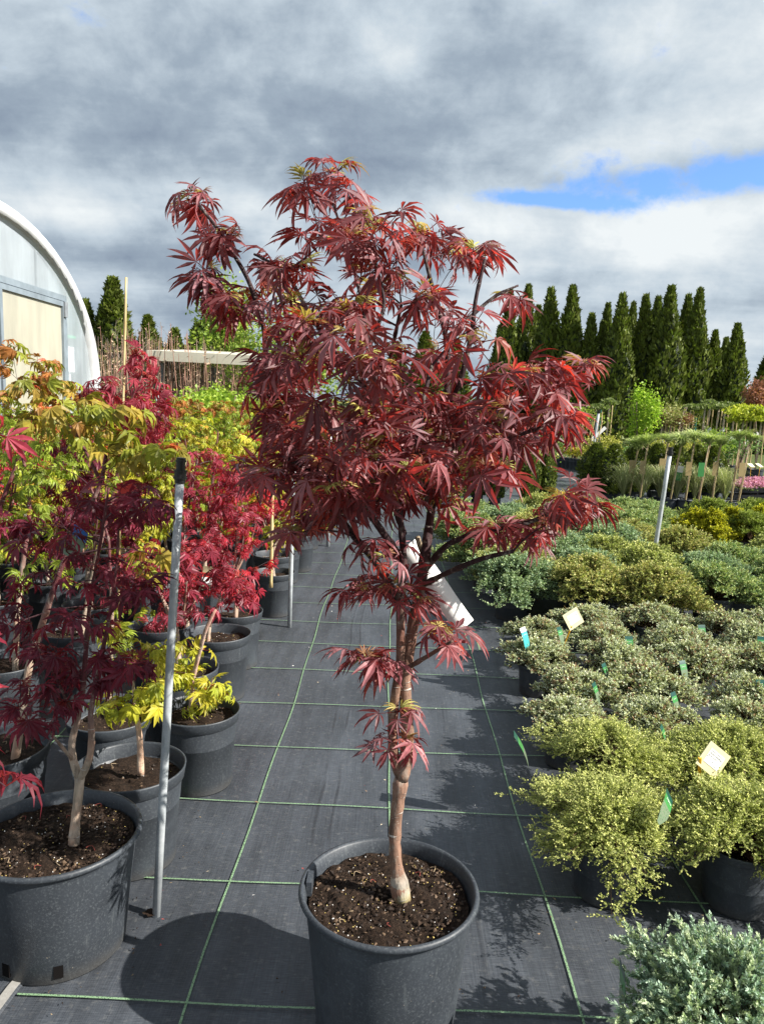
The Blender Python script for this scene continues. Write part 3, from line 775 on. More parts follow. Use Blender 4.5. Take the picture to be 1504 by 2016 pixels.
o = place_maple('dark maroon Japanese maple in the large front left pot', -.905, 1.99, .225, .34, 'dark',
    [[(146, 1665, -.02, .016), (148, 1625, 0, .0125), (156, 1560, 0, .0125), (158, 1530, 0, .0135)],
     [(158, 1535, 0, .0105), (143, 1495, 0, .0105), (140, 1465, .02, .0095), (152, 1420, .03, .0085), (163, 1370, .03, .008), (170, 1280, .04, .0065), (178, 1180, .04, .0055), (200, 1060, .0, .004), (215, 960, 0, .003)],
     [(158, 1535, 0, .0095), (178, 1495, -.02, .0095), (182, 1455, -.02, .009), (178, 1405, -.03, .0075), (195, 1320, -.05, .006), (215, 1220, -.05, .005), (230, 1120, -.05, .0035), (235, 1030, -.05, .0025)]],
    [(70, 1060, 75, 30, 7), (200, 1000, 65, 35, 9), (280, 1010, 40, 30, 4), (60, 1210, 60, 50, 5), (160, 1130, 80, 40, 6), (250, 1150, 55, 50, 5), (80, 1320, 75, 50, 9), (220, 1300, 60, 45, 8), (90, 1410, 60, 30, 7), (160, 1230, 40, 30, 4), (275, 1300, 30, 30, 3)],
    501, 260, thick=.20, style='lip', fine=True, brs=[[(143, 1495, 0, .005), (118, 1465, -.05, .004), (90, 1430, -.08, .0025)], [(150, 1420, .03, .005), (110, 1330, 0, .0035), (60, 1250, -.05, .002)]], zs=(.55, .75))
for hx_ in ((150, 1870, 0), (40, 1880, 0)):      # drainage slots of the front pot
    pass
potm = [c for c in o.children if c.name.startswith('pot')][0]
for an in (-1.18, -1.95):
    b = MB(); rr = .182
    for k in range(1): b.box((rr-.004, -.012, .022), (rr+.0035, .012, .058))
    link('drainage_slot', b.mesh('slot', 'dark_hole'), potm, rot=(0, 0, an))
place_maple('low yellow-green maple with a bare pale stem, behind the front left pipe', -.838, 2.40, .18, .33, 'yellow',
    [[(278, 1525, 0, .0115), (277, 1490, 0, .0105), (276, 1450, 0, .010), (268, 1400, 0, .007), (262, 1340, 0, .004)]],
    [(250, 1405, 55, 20, 8), (290, 1380, 40, 25, 6), (300, 1320, 40, 30, 6), (250, 1270, 30, 40, 4)], 502, 110, thick=.10, zs=(.62, .8), bark=((.5, .4, .3), (.3, .14, .08)))
place_maple('yellow maple with drooping leaves over its pot, just right of the front left pipe', -.745, 2.93, .165, .31, 'yellow',
    [[(375, 1400, 0, .008), (382, 1330, 0, .0075), (392, 1285, -.05, .010), (405, 1240, -.1, .0075), (425, 1200, -.1, .005)]],
    [(385, 1350, 50, 35, 9), (430, 1375, 35, 18, 6), (370, 1300, 40, 25, 5), (400, 1410, 40, 15, 3)], 503, 110, thick=.12, zs=(.6, .8), bark=((.55, .40, .33), (.40, .16, .12)))
place_maple('small bright red lace-leaved maple in the pot third along the aisle edge', -.875, 3.85, .17, .34, 'bright',
    [[(410, 1270, -.02, .010), (412, 1235, 0, .010), (425, 1200, 0, .008), (440, 1165, 0, .005)]],
    [(400, 1175, 55, 25, 14), (450, 1165, 55, 28, 14), (375, 1140, 30, 30, 6), (490, 1175, 25, 16, 4)], 504, 150, thick=.16, zs=(.5, .75), nper=(4, 7))
place_maple('crimson narrow-leaved maple rising right of the front left pipe', -1.22, 4.0, .165, .33, 'crimson',
    [[(370, 1255, 0, .014), (365, 1150, 0, .010), (360, 1060, 0, .008), (375, 980, 0, .006), (390, 900, 0, .004)]],
    [(400, 950, 60, 50, 16), (450, 1010, 60, 50, 18), (385, 1040, 45, 50, 12), (470, 970, 40, 40, 8), (420, 1090, 50, 30, 8)], 505, 200, thick=.30, nper=(4, 7))
place_maple('bright lime maple with orange tips on a thick pale stem, behind the dark maroon maple', -1.07, 2.85, .165, .31, 'lime',
    [[(217, 1400, 0, .010), (214, 1340, 0, .0095), (222, 1250, 0, .008), (219, 1160, 0, .007), (215, 1060, 0, .005), (180, 960, 0, .004)]],
    [(60, 1010, 60, 60, 9), (120, 1090, 50, 70, 8), (230, 1280, 40, 60, 8), (80, 920, 60, 50, 8), (30, 1130, 40, 60, 6)], 506, 150, thick=.2)
place_maple('olive and amber large-leaved maple whose crown rises behind the dark maroon maple', -1.36, 2.49, .2, .34, 'olive',
    [[(30, 1500, 0, .014), (60, 1300, 0, .012), (120, 1120, 0, .009), (200, 950, 0, .007), (215, 870, 0, .005)], [(200, 950, 0, .006), (150, 850, 0, .004), (100, 800, 0, .003)]],
    [(150, 850, 80, 40, 8), (250, 880, 60, 50, 10), (290, 1130, 30, 30, 4), (200, 820, 50, 20, 4), (310, 910, 40, 30, 5), (60, 830, 50, 40, 5)], 507, 170, thick=.2, lsc=1.05)
place_maple('orange and green maple at the left edge in front of the greenhouse', -1.80, 2.95, .19, .34, 'orange',
    [[(-90, 1400, 0, .014), (-60, 1200, 0, .012), (0, 1000, 0, .009), (60, 850, 0, .006), (90, 760, 0, .004)]],
    [(60, 740, 55, 30, 9), (120, 780, 50, 28, 9), (30, 800, 45, 40, 9), (100, 840, 70, 30, 9), (20, 700, 25, 20, 3)], 508, 160, thick=.3)
place_maple('lime maple with drooping leaves at the left edge, below the orange and green maple', -1.75, 3.35, .18, .33, 'lime',
    [[(30, 1350, 0, .014), (35, 1200, 0, .012), (60, 1000, 0, .009), (40, 850, 0, .006)]],
    [(50, 870, 60, 50, 14), (140, 910, 70, 40, 12), (60, 960, 70, 40, 10), (230, 960, 60, 50, 8), (250, 1200, 40, 40, 4)], 509, 140, thick=.3)
place_maple('wine-red large-leaved maple with a bamboo cane, behind the amber maple', -1.62, 3.85, .18, .34, 'crimson',
    [[(160, 1250, 0, .014), (190, 1100, 0, .012), (230, 950, 0, .009), (240, 830, 0, .007), (280, 740, 0, .004)]],
    [(200, 790, 50, 28, 9), (280, 730, 28, 30, 9), (290, 800, 40, 30, 9), (170, 770, 30, 20, 4), (300, 840, 60, 30, 8), (215, 840, 60, 30, 6)], 510, 170, thick=.28, lsc=1.5, nper=(3, 5))
place_maple('yellow maple lighting up between the crimson maple and the big burgundy crown', -1.35, 4.75, .17, .33, 'yellow',
    [[(400, 1170, 0, .013), (410, 1020, 0, .011), (425, 900, 0, .008), (430, 850, 0, .005)]],
    [(370, 860, 50, 30, 12), (440, 870, 60, 30, 13), (480, 920, 40, 30, 8), (400, 920, 50, 30, 8)], 511, 150, thick=.35)
# off-frame neighbour whose leaves reach into the picture at the left edge
nb_ = thing('potted_maple', 'red maple cut off by the left edge, its leaf hanging before the front pot', 'potted tree', (-1.02, 1.22, 0), 0, 'potted Japanese maples left of the aisle')
add_pot(nb_, .18, .33, 'band', False, 2)
def q3(px, py, Y): v_ = at_y(px, py, Y); return (v_.x+1.02, v_.y-1.22, v_.z)
grow(nb_, [([(0, 0, .3), (.03, 0, .6), (.0, .02, .9), (.02, .02, 1.3)], [.012, .010, .008, .004])],
     [q3(12, 1548, 1.30), q3(-60, 1500, 1.3), q3(-60, 1300, 1.2), q3(-20, 850, 1.25), q3(-90, 900, 1.3), q3(-120, 1100, 1.2)]+[(x_, y_, z_) for x_, y_, z_ in ((-.2, .1, 1.2), (-.25, -.1, 1.0), (.0, -.2, 1.1), (-.1, .1, 1.4), (-.3, 0, 1.3))],
     SP['crimson'], 520, (2, 4), 30, lsc=1.45, young=0.)
# bamboo cane of the wine-red maple
def cane(name, p0_, p1_, r, label, parent=None, group=None):
    b = MB(); p0_, p1_ = np.array(p0_, float), np.array(p1_, float); n = 24
    u = np.linspace(0, 1, n); rr = np.full(n, r); rr[::5] *= 1.25
    b.tube([p0_+(p1_-p0_)*k for k in u], rr, 8); o = link(name, b.mesh('cane', 'bamboo', True), parent)
    if not parent: tag(o, label, 'cane', group)
    return o
ct = at_y(249, 546, 3.95); cane('bamboo_cane', (-1.42, 3.9, .2), ct, .0065, 'tall bamboo cane standing above the wine-red maple leaves against the sky')
ct = at_y(540, 1000, 5.05); cane('bamboo_cane', (-.79, 5.05, .29), (-.785, 5.05, 1.25), .011, 'bamboo cane in the pot beside the second pipe')
mb = MB()

# generic maples filling the rest of the block
PROTO = []
def proto_maple(sp, H, spread, seed, r=.16, h=.33, ncl=60, low=False):
    rt_ = thing('potted_maple', 'x', 'potted tree', (0, 0, 0)); add_pot(rt_, r, h, 'band', False, seed)
    g_ = np.random.default_rng(seed); th = g_.uniform(0, 6.28)
    fk = .45 if not low else .38
    S = [([(0, 0, h-.05), (.02, .01, fk), (.0, .02, fk+.1)], [.014, .012, .011])]
    B = []
    for k in range(4):
        a_ = th+k*1.57+g_.normal(0, .3); e = H*g_.uniform(.75, .98)
        B.append(([(0, .02, fk+.08), (math.cos(a_)*spread*.25, math.sin(a_)*spread*.25, fk+(e-fk)*.45), (math.cos(a_)*spread*.5, math.sin(a_)*spread*.5, e)], [.009, .006, .003]))
    T = []
    z0 = fk+.1 if not low else fk+.02
    for k in range(ncl):
        z = g_.uniform(0, 1)**.8; w_ = spread*(math.sin(math.pi*(.15+.75*z))**.7); a_ = g_.uniform(0, 6.28); q_ = math.sqrt(g_.random())
        T.append((w_*q_*math.cos(a_), w_*q_*math.sin(a_), z0+(H-z0)*z))
    grow(rt_, S+B, T, SP[sp], seed, (4, 7), 0, ((.40, .32, .25), (.14, .05, .05)), (.5, .8), lsc=1.1)
    return rt_
pr = [('crimson', 1.35, .33, 1), ('yellow', 1.3, .32, 2), ('bright', 1.15, .34, 3), ('lime', 1.45, .34, 4), ('dark', 1.3, .33, 5), ('orange', 1.4, .34, 6), ('crimson', .85, .3, 7), ('yellow', 1.0, .34, 8)]
protos = [(sp, proto_maple(sp, H_, s_, 700+k, ncl=90 if H_ > 1 else 55)) for sp, H_, s_, k in pr]
used = [(-.93, 1.99), (-.838, 2.4), (-.745, 2.93), (-.875, 3.85), (-1.22, 4.0), (-1.07, 2.85), (-1.36, 2.49), (-1.8, 2.95), (-1.75, 3.35), (-1.62, 3.85), (-1.35, 4.75)]
word = {'crimson': 'crimson', 'yellow': 'bright yellow-green', 'bright': 'cherry red', 'lime': 'lime green', 'dark': 'dark maroon', 'orange': 'amber and green'}
first = [True]*len(protos); rg = np.random.default_rng(8)
seq = {}
for j in range(19):
    y = 3.35+.52*j
    for i in range(8 if j > 3 else 6):
        x = -.85-.46*i-(.0 if j < 3 else .0)
        xx, yy = x+rg.normal(0, .04), y+rg.normal(0, .04)
        if min(math.hypot(xx-a_, yy-b_) for a_, b_ in used) < .36 or (abs(y-4.9) < .3 and i == 0) or (i == 0 and j > 11): continue
        if xx < -3.45 and 4.3 < yy < 9.8: continue
        k = int(rg.choice([0, 1, 1, 3, 3, 5, 5, 7, 7, 2, 4, 0])) if i > 0 else [6, 7, 2, 6, 7, 6][j % 6]
        if i > 0 and k == 6: k = 0
        if j == 10 and i == 0: k = 6
        used.append((xx, yy)); sp, base = protos[k]
        if first[k]: o = base; first[k] = False
        else: o = copy_tree(base)
        o.location = (xx, yy, 0); o.rotation_euler = (0, 0, rg.uniform(0, 6.28)); s_ = rg.uniform(.92, 1.1); o.scale = (s_, s_, s_)
        o['group'] = 'potted Japanese maples left of the aisle'
        o['label'] = f'{word[sp]} potted maple, {ORD[i]} from the aisle in the {ORD[j]} row back'
for k, f_ in enumerate(first):
    if f_:
        sp, base = protos[k]; base.location = (-5.2, 6+k*.7, 0); base['label'] = f'{word[sp]} potted maple at the far left edge of the maple block'; base['group'] = 'potted Japanese maples left of the aisle'

# hanging plant tags in the maples
def hang_tag(pxl, Y, w_, h_, rotz, bands, label, tilt=0.3):
    c = at_y(pxl[0], pxl[1], Y); b = MB(); n = 10
    v = []; f = []; mi = []
    for i in range(n+1):
        u = i/n; yy_ = .02*math.sin(u*3)
        v += [(-w_/2, yy_, -h_*u), (w_/2, yy_, -h_*u), (-w_/2, yy_+.001, -h_*u), (w_/2, yy_+.001, -h_*u)]
    for i in range(n):
        k = 4*i; m_ = bands[min(len(bands)-1, int(i/n*len(bands)))]
        b.add(v[k:k+8], [(0, 4, 5), (0, 5, 1), (2, 3, 7), (2, 7, 6)], (1, 1, 1), m_)
    o = link('plant_tag', b.mesh('plant_tag', ['label_red', 'label_photo', 'paper_cream', 'label_blue', 'paper_white', 'label_teal', 'label_tan'])); o.location = c; o.rotation_euler = (0, tilt, rotz)
    return tag(o, label, 'plant tag')
hang_tag((247, 948), 2.35, .055, .125, .35, [0, 2, 1, 2], 'tall oval picture tag, red top and yellow picture, hanging in the amber maple', -.25)
hang_tag((160, 1040), 2.2, .05, .10, -.2, [3, 1, 1], 'blue-edged picture tag hanging in the dark maroon maple', .5)
hang_tag((411, 1115), 3.7, .05, .12, .2, [2, 0, 4, 1], 'yellow and pink picture tag in the small bright red maple', .1)

# ------------------------------------------------------------------ junipers
def needles(b, P0, P1, K, ln, w_, rg_, ca, cb2, spreadk=.8):
    S = len(P0); D = P1-P0; Ld = np.linalg.norm(D, axis=1, keepdims=True); D = D/(Ld+1e-9)
    u = (np.arange(K)+rg_.random((S, K)))/K
    pos_ = P0[:, None]+(P1-P0)[:, None]*u[..., None]
    rv = rg_.normal(0, 1, (S, K, 3)); rv -= (rv*D[:, None]).sum(-1, keepdims=True)*D[:, None]; rv /= np.linalg.norm(rv, axis=-1, keepdims=True)+1e-9
    nd = D[:, None]*1.+rv*spreadk; nd /= np.linalg.norm(nd, axis=-1, keepdims=True)
    sd__ = np.cross(nd, rg_.normal(0, .55, (S, K, 3))+np.array([0, 0, 1.])); sd__ /= np.linalg.norm(sd__, axis=-1, keepdims=True)+1e-9
    l_ = ln*rg_.uniform(.6, 1.25, (S, K, 1))*(1-.35*u[..., None])
    mid = pos_+nd*l_*.45
    V = np.stack([pos_, mid+sd__*w_/2, pos_+nd*l_, mid-sd__*w_/2], 2).reshape(-1, 3)
    i0 = np.arange(S*K)*4; F = np.concatenate([np.stack([i0, i0+1, i0+2], 1), np.stack([i0, i0+2, i0+3], 1)])
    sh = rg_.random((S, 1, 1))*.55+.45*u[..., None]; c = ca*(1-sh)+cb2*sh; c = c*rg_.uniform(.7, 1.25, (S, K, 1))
    b.add(V, F, np.repeat(c.reshape(-1, 3), 4, 0))
def juniper_mesh(seed, Rr, H, nbr, ntw, K, ln, w_, ca, cb2, z0=.0, up_=.35, twl=.055, skew=0., sub=3, brown=.0, tipcol=None):
    rg_ = np.random.default_rng(seed); b = MB(); P0s = []; P1s = []
    ca, cb2 = np.array(ca), np.array(cb2); NC = 17; cl_a = np.arange(NC)*2.4+rg_.normal(0, .25, NC); cl_q = np.sqrt((np.arange(NC)+.5)/NC)
    for k in range(nbr):
        ci = rg_.integers(NC); a_ = cl_a[ci]+rg_.normal(0, .13)/max(.3, cl_q[ci]); q_ = float(np.clip(cl_q[ci]+rg_.normal(0, .085), .05, 1.05)); rad_ = Rr*q_*(1+.20*math.sin(3*a_+seed)+.10*math.sin(7*a_))*rg_.uniform(.85, 1.12)
        ze = z0+H*(1-.75*q_**2.2)*rg_.uniform(.78, 1.12)
        if q_ > .8: ze -= H*rg_.uniform(-.15, .35)
        e = np.array([math.cos(a_)*rad_, math.sin(a_)*rad_, ze]); d_h = np.array([math.cos(a_), math.sin(a_), 0])
        c_ = np.array([math.cos(a_)*rad_*.35, math.sin(a_)*rad_*.35, z0+(ze-z0)*1.05+.02])
        s_ = np.array([0, 0, z0-.02])
        tt = np.linspace(.45 if q_ > .5 else .55, 1, ntw)[:, None]
        Q = (1-tt)**2*s_+2*tt*(1-tt)*c_+tt*tt*e
        T = 2*(1-tt)*(c_-s_)+2*tt*(e-c_); T /= np.linalg.norm(T, axis=1, keepdims=True)
        T[:, 2] += up_; T /= np.linalg.norm(T, axis=1, keepdims=True)
        side = np.cross(T, (0, 0, 1.)); side /= np.linalg.norm(side, axis=1, keepdims=True)+1e-9
        full = np.linspace(0, 1, 8)[:, None]; F_ = (1-full)**2*s_+2*full*(1-full)*c_+full*full*e
        b.tube(F_, np.linspace(.003, .0012, 8), 3, (.16, .10, .06), cap=False)
        for sgn in (-1, 1):
            dr = T*.9+side*sgn*rg_.uniform(.3, .85, (ntw, 1))+rg_.normal(0, .16, (ntw, 3)); dr /= np.linalg.norm(dr, axis=1, keepdims=True)
            l_ = twl*rg_.uniform(.6, 1.3, (ntw, 1))*(1.15-.4*tt)
            P0s.append(Q); P1s.append(Q+dr*l_)
            for m_ in range(sub):
                u = rg_.uniform(.25, .8, (ntw, 1)); st_ = Q+dr*l_*u
                d2 = dr+rg_.normal(0, .55, (ntw, 3)); d2[:, 2] += up_*.5; d2 /= np.linalg.norm(d2, axis=1, keepdims=True)
                P0s.append(st_); P1s.append(st_+d2*l_*rg_.uniform(.35, .65, (ntw, 1)))
    P0 = np.concatenate(P0s); P1 = np.concatenate(P1s)
    # brownish patches on some shoots
    if brown > 0:
        br = rg_.random(len(P0)) < brown*(.5+.5*np.sin(P0[:, 0]*18+seed)*np.cos(P0[:, 1]*15))*2
        needles(b, P0[br], P1[br], K, ln, w_, rg_, np.array((.16, .10, .05)), np.array((.36, .22, .13)))
        P0, P1 = P0[~br], P1[~br]
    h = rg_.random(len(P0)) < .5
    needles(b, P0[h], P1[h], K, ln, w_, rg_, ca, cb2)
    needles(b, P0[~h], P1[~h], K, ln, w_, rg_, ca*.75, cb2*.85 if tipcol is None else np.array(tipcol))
    return b.mesh('foliage', 'needle')
def potted_juniper(me, x, y, rz, sc, r, h, label, group, seed=0, name='potted_juniper', cat='potted shrub'):
    o = thing(name, label, cat, (x, y, 0), 0, group)
    add_pot(o, r, h, 'band', False, seed); link('foliage', me, o, (0, 0, h-.02), (0, 0, rz), sc, kind='stuff')
    return o
YA, YB = (.09, .135, .025), (.86, .84, .30)
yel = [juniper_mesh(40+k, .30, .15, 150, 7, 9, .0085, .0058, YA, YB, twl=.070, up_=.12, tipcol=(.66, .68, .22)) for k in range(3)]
rg = np.random.default_rng(4)
ynames = [(.73, 2.31, 'left pot of the front row, nearest the aisle'), (1.14, 2.28, 'second in the front row, just right of the pot nearest the aisle'), (1.60, 2.32, 'third in the front row, at the right edge'),
          (.86, 2.72, 'left pot of the back row, at the aisle edge'), (1.30, 2.74, 'in the back row under the cream price sign'), (1.74, 2.76, 'in the back row at the right edge')]
for k, (x, y, s_) in enumerate(ynames):
    potted_juniper(yel[k % 3], x, y, k*1.3+2.6, 1.0 if k else .92, .125, .21, 'golden-green creeping juniper, '+s_, 'golden-green creeping junipers', k)
# front right blue juniper
bl = MB()
blue = juniper_mesh(60, .26, .17, 80, 7, 30, .013, .0048, (.085, .15, .10), (.66, .74, .46), twl=.085, up_=.35, sub=2, tipcol=(.48, .62, .46))
pb_ = at_z(1385, 1960, .25)
potted_juniper(blue, pb_.x+.03, pb_.y-.05, .6, 1.0, .13, .18, 'soft blue-green feathery juniper at the bottom right corner', None, 3)
for ob in list(C.objects):
    if ob.get('label', '').startswith('soft blue'): ob.pop('group', None) if 'group' in ob else None
SA, SB = (.12, .16, .085), (.90, .92, .68)
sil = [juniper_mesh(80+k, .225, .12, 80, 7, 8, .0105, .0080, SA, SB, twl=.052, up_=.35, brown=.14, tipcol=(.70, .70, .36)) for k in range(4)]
n_ = 0
for j, y in enumerate((3.22, 3.62, 4.02, 4.42, 4.8)):
    xs = [.82+.42*i for i in range(7)] if j < 3 else [.80+.42*i for i in range(7 if j == 3 else 5)]
    if j == 4: xs = [1.30+.42*i for i in range(4)]
    for i, x in enumerate(xs):
        potted_juniper(sil[(i+j*2) % 4], x+rg.normal(0, .03)+(.08 if j % 2 else 0), y+rg.normal(0, .03), rg.uniform(0, 6.28), rg.uniform(.88, 1.08), .11, .17,
                       f'silvery mat juniper, {ORD[i]} from the aisle in the {ORD[j]} row behind the golden-green junipers', 'silvery mat junipers', i)
GA, GB = (.085, .13, .040), (.5, .5, .2)
GOLD = [at_z(px, py, .1) for px, py in ((1362, 1085), (1398, 1090), (1440, 1080), (1492, 1075))]
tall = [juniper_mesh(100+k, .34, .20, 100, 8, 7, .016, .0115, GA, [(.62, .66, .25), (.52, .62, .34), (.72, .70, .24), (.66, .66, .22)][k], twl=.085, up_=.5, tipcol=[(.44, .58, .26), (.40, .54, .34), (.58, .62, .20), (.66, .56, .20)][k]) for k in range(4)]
for j in range(9):
    y = 5.45+.52*j
    for i in range(9):
        x = .86+.52*i+(.15 if j % 2 else 0)
        if x > .58*y+.6 or (j > 6 and x < 1.6): continue
        if j > 4 and x > 3.35: continue
        if any(math.hypot(x-q_.x, y-q_.y) < .38 or (abs(x-q_.x*y/q_.y) < .33 and 0 < q_.y-y < .9) for q_ in GOLD) or (abs(x-t2b.x) < .3 and 0 < 6.6-y < .35): continue
        potted_juniper(tall[int(rg.integers(4))], x+rg.normal(0, .05), y+rg.normal(0, .05), rg.uniform(0, 6.28), rg.uniform(.9, 1.12), .15, .22,
                       f'bushy green juniper, {ORD[i]} from the aisle in the {ORD[j]} row behind the silvery mats', 'bushy green junipers in the long bed', i)
# yellow-green strip and golden cypresses beyond on the right
lm = [juniper_mesh(120+k, .36, .26, 80, 7, 8, .018, .008, (.12, .19, .03), (.45, .50, .10), twl=.08, up_=.9) for k in range(2)]
for j in range(3):
    for i in range(4):
        potted_juniper(lm[(i+j) % 2], 3.75+.55*i, 8.0+.5*j+(i % 2)*.1, rg.uniform(0, 6.28), rg.uniform(.9, 1.1), .14, .22, f'yellow-green feathery shrub, {ORD[i]} from the left in the {ORD[j]} row by the golden cypresses', 'yellow-green feathery shrubs', i)
gd = [juniper_mesh(130+k, .20, .34, 70, 7, 9, .020, .013, (.20, .24, .015), (.80, .72, .05), twl=.06, up_=.8) for k in range(2)]
for i, (px, py) in enumerate(((1362, 1085), (1398, 1090), (1440, 1080), (1492, 1075))):
    p_ = at_z(px, py, .1)
    potted_juniper(gd[i % 2], p_.x, p_.y, i*1.7, 1., .12, .18, f'golden yellow dwarf cypress, {ORD[i]} from the left of the four behind the juniper bed', 'golden dwarf cypresses', i, 'potted_cypress')

# plant labels stuck in the pots
def stick_label(x, y, z, rz, tilt, label, teal=False, bend=.03, s_=1., mtx=None, text=False):
    o = thing('plant_label', label, 'plant label', (x, y, z), rz, 'printed plant labels among the junipers'); o.rotation_euler = (tilt, 0, rz)
    n = 12; W, H_ = .026*s_, .125*s_; V = []
    for i in range(n+1):
        u = i/n; wv = W*(1 if u > .35 else .35+.65*u/.35); yb = bend*u*u
        V += [(-wv, yb, H_*u), (wv, yb, H_*u)]
    for nm, a0, a1, m_ in (('picture', 0, 7, 'label_teal' if teal else 'label_photo'), ('print_panel', 7, 10, 'label_green' if not teal else 'label_teal'), ('header', 10, 12, 'label_dark' if not teal else 'paper_white')):
        b = MB()
        for i in range(a0, a1):
            q_ = V[2*i:2*i+4]; q2 = [(a, b_+.0006, c) for a, b_, c in q_]
            b.add(q_+q2, [(0, 1, 3), (0, 3, 2), (4, 7, 5), (4, 6, 7)])
        link(nm, b.mesh(nm, m_), o)
    if text or s_ > 0:
        i = 8; tm = link('lettering', textmesh('Juniperus', .0085*s_, m='paper_white'), o); tm.rotation_euler = (R(90), 0, 0); tm.location = (-.0175*s_, bend*.5-.0015, H_*.72)
    return o
LB = [((1240, 1280), 4.05, .1, 'wide green label facing the camera in the silvery junipers, left of the pair'), ((1368, 1285), 4.15, -.2, 'green label, lower one of the close pair in the silvery junipers'),
      ((1384, 1255), 4.45, .15, 'green label, upper one of the close pair at the back of the silvery junipers'), ((1350, 1330), 3.75, .5, 'green label standing among silvery mats, centre right'),
      ((1198, 1335), 3.7, .9, 'narrow green label turned sideways in the silvery junipers'), ((1335, 1395), 3.35, .75, 'green label with a blue-lit edge in the front silvery row'),
      ((1108, 1260), 4.2, .8, 'green label directly under the small cream price sign'), ((1316, 1465), 2.8, 1.1, 'dark green label edge-on at the back of the golden-green junipers'),
      ((1180, 1375), 3.4, 1.0, 'small green label edge-on left in the front silvery row'), ((1500, 1280), 4.1, -.1, 'green label at the right picture edge, upper one'), ((1500, 1370), 3.5, .0, 'green label at the right picture edge, lower one'),
      ((945, 1270), 4.1, 1.2, 'green label edge-on beside the silvery juniper nearest the aisle')]
for (px, py), Y, rz, lb in LB:
    v_ = at_y(px, py, Y); z = v_.z-.045
    stick_label(v_.x, Y, z+.01, rz, R(-8), lb, bend=.02, s_=.85)
v_ = at_y(1040, 1265, 4.0); stick_label(v_.x, 4.0, v_.z-.06, .9, R(-5), 'turquoise label bent towards the light left in the silvery junipers', True, s_=1.1)
v_ = at_y(1044, 1470, 2.7); stick_label(v_.x, 2.7, v_.z-.1, 1.45, R(-5), 'curved clear-edged label at the left edge of the golden-green junipers', False, .05, 1.2)
v_ = at_y(1222, 1990, 1.55); stick_label(v_.x, 1.55, v_.z-.02, 1.5, R(2), 'dark label seen edge-on beside the blue-green juniper', False, .01, 1.05)
# the bent label lying on the golden-green juniper
v_ = at_y(1295, 1620, 2.12); o = stick_label(v_.x, 2.12, v_.z, .2, R(-25), 'green and grey label lying bent on top of the front golden-green junipers', False, .03, .95, text=True)
o.rotation_euler = (R(-30), R(62), .15)

def price_sign(c, size, rx, ry, rz, label, stake_to, big=True):
    o = thing('price_sign', label, 'price sign', c, 0, 'yellow price signs'); o.rotation_euler = (rx, ry, rz)
    b = MB(); s_ = size/2; b.box((-s_, -.0015, -s_), (s_, .0015, s_)); link('board', b.mesh('board', 'paper_cream'), o)
    b = MB(); b.box((-s_*.66, -.0026, -s_*.50), (s_*.70, -.0017, s_*.62)); pp = link('paper', b.mesh('paper', 'paper_white'), o)
    if big:
        for tx, sz, x_, z_, m_ in (('JUNIPERUS COMMUNIS', .105, -.58, .46, 'grey_ink'), ("'Green Carpet'", .16, -.58, .26, 'black_ink'), ('Jałowiec pospolity', .11, -.58, .08, 'black_ink'),
                                   ('120x', .15, .33, .22, 'black_ink'), ('0', .20, -.02, -.28, 'grey_ink'), ('1-2', .15, .22, -.42, 'black_ink'), ('•', .3, -.62, -.12, 'black_ink'), ('C 5', .13, -.5, -.33, 'grey_ink')):
            t_ = link('lettering', textmesh(tx, sz*s_*1.0, m=m_), pp); t_.rotation_euler = (R(90), 0, 0); t_.location = (x_*s_, -.0032, z_*s_)
    inv = o.matrix_basis.inverted() if False else (Matrix.Translation(c)@o.rotation_euler.to_matrix().to_4x4()).inverted()
    st_ = inv@Vector(stake_to); b = MB(); e = Vector((-s_*.7, .003, -s_*.75)); e2 = e+(st_-e)*.0
    b.tube([e+(st_-e)*k for k in np.linspace(-.05, 1, 6)], [.0065, .0055, .004, .0035, .003, .002] if big else .004, 6); link('stake', b.mesh('stake', 'yellow_plastic'), o)
    return o
c = at_y(1403, 1496, 2.45); ft = at_y(1374, 1650, 2.5)
price_sign(c, .092, R(-12), R(38), .05, 'cream price sign with printed name tilted above the golden-green junipers', (ft.x, ft.y, ft.z-.05))
c = at_y(1128, 1218, 4.25); price_sign(c, .10, R(-10), R(-28), .35, 'small cream price sign leaning above the silvery junipers near the aisle', (c.x-.05, 4.28, .15))
c = at_y(1457, 999, 11.8); price_sign(c, .16, R(-70), 0, .3, 'yellow price sign lying flat beside the far standards', (c.x, 11.9, .0), False)
for k, px in enumerate((1428, 1478, 1494)):
    c = at_y(px, 916, 14.2); price_sign(c, .12, R(-60), 0, .2+k*.2, f'small yellow sign on a thin stake behind the pink heather, {ORD[k]} from the left', (c.x, 14.2, c.z-.4), False)

# ------------------------------------------------------------------ greenhouse
GX = -3.6
gh = thing('greenhouse', 'arched white polytunnel with a framed double door at the left edge', 'greenhouse', (GX, 7.05, 0))
W_, H0, HB = 2.36, 1.6, 1.60
def arch(k, w_=W_, hb=HB):   # k 0..1 from near foot to far foot
    if k < .2: return (-w_, H0*k/.2)
    if k > .8: return (w_, H0*(1-k)/.2)
    a_ = math.pi*(1-(k-.2)/.6); return (w_*math.cos(a_), H0+hb*math.sin(a_))
b = MB(); n = 60; v = []; f = []
for i in range(n+1):
    y1, z1 = arch(i/n, W_+.03, HB+.03); y0, z0 = arch(i/n, W_-.065, HB-.075)
    v += [(.03, y1, z1), (.03, y0, z0), (-.10, y1, z1), (-.10, y0, z0)]
for i in range(n):
    k = 4*i; f += [(k, k+1, k+5), (k, k+5, k+4), (k, k+4, k+6), (k, k+6, k+2), (k+1, k+3, k+7), (k+1, k+7, k+5)]
b.add(v, f); link('arch_frame', b.mesh('arch', 'band_film', True), gh)
b = MB(); v = []; f = []; NX = 10
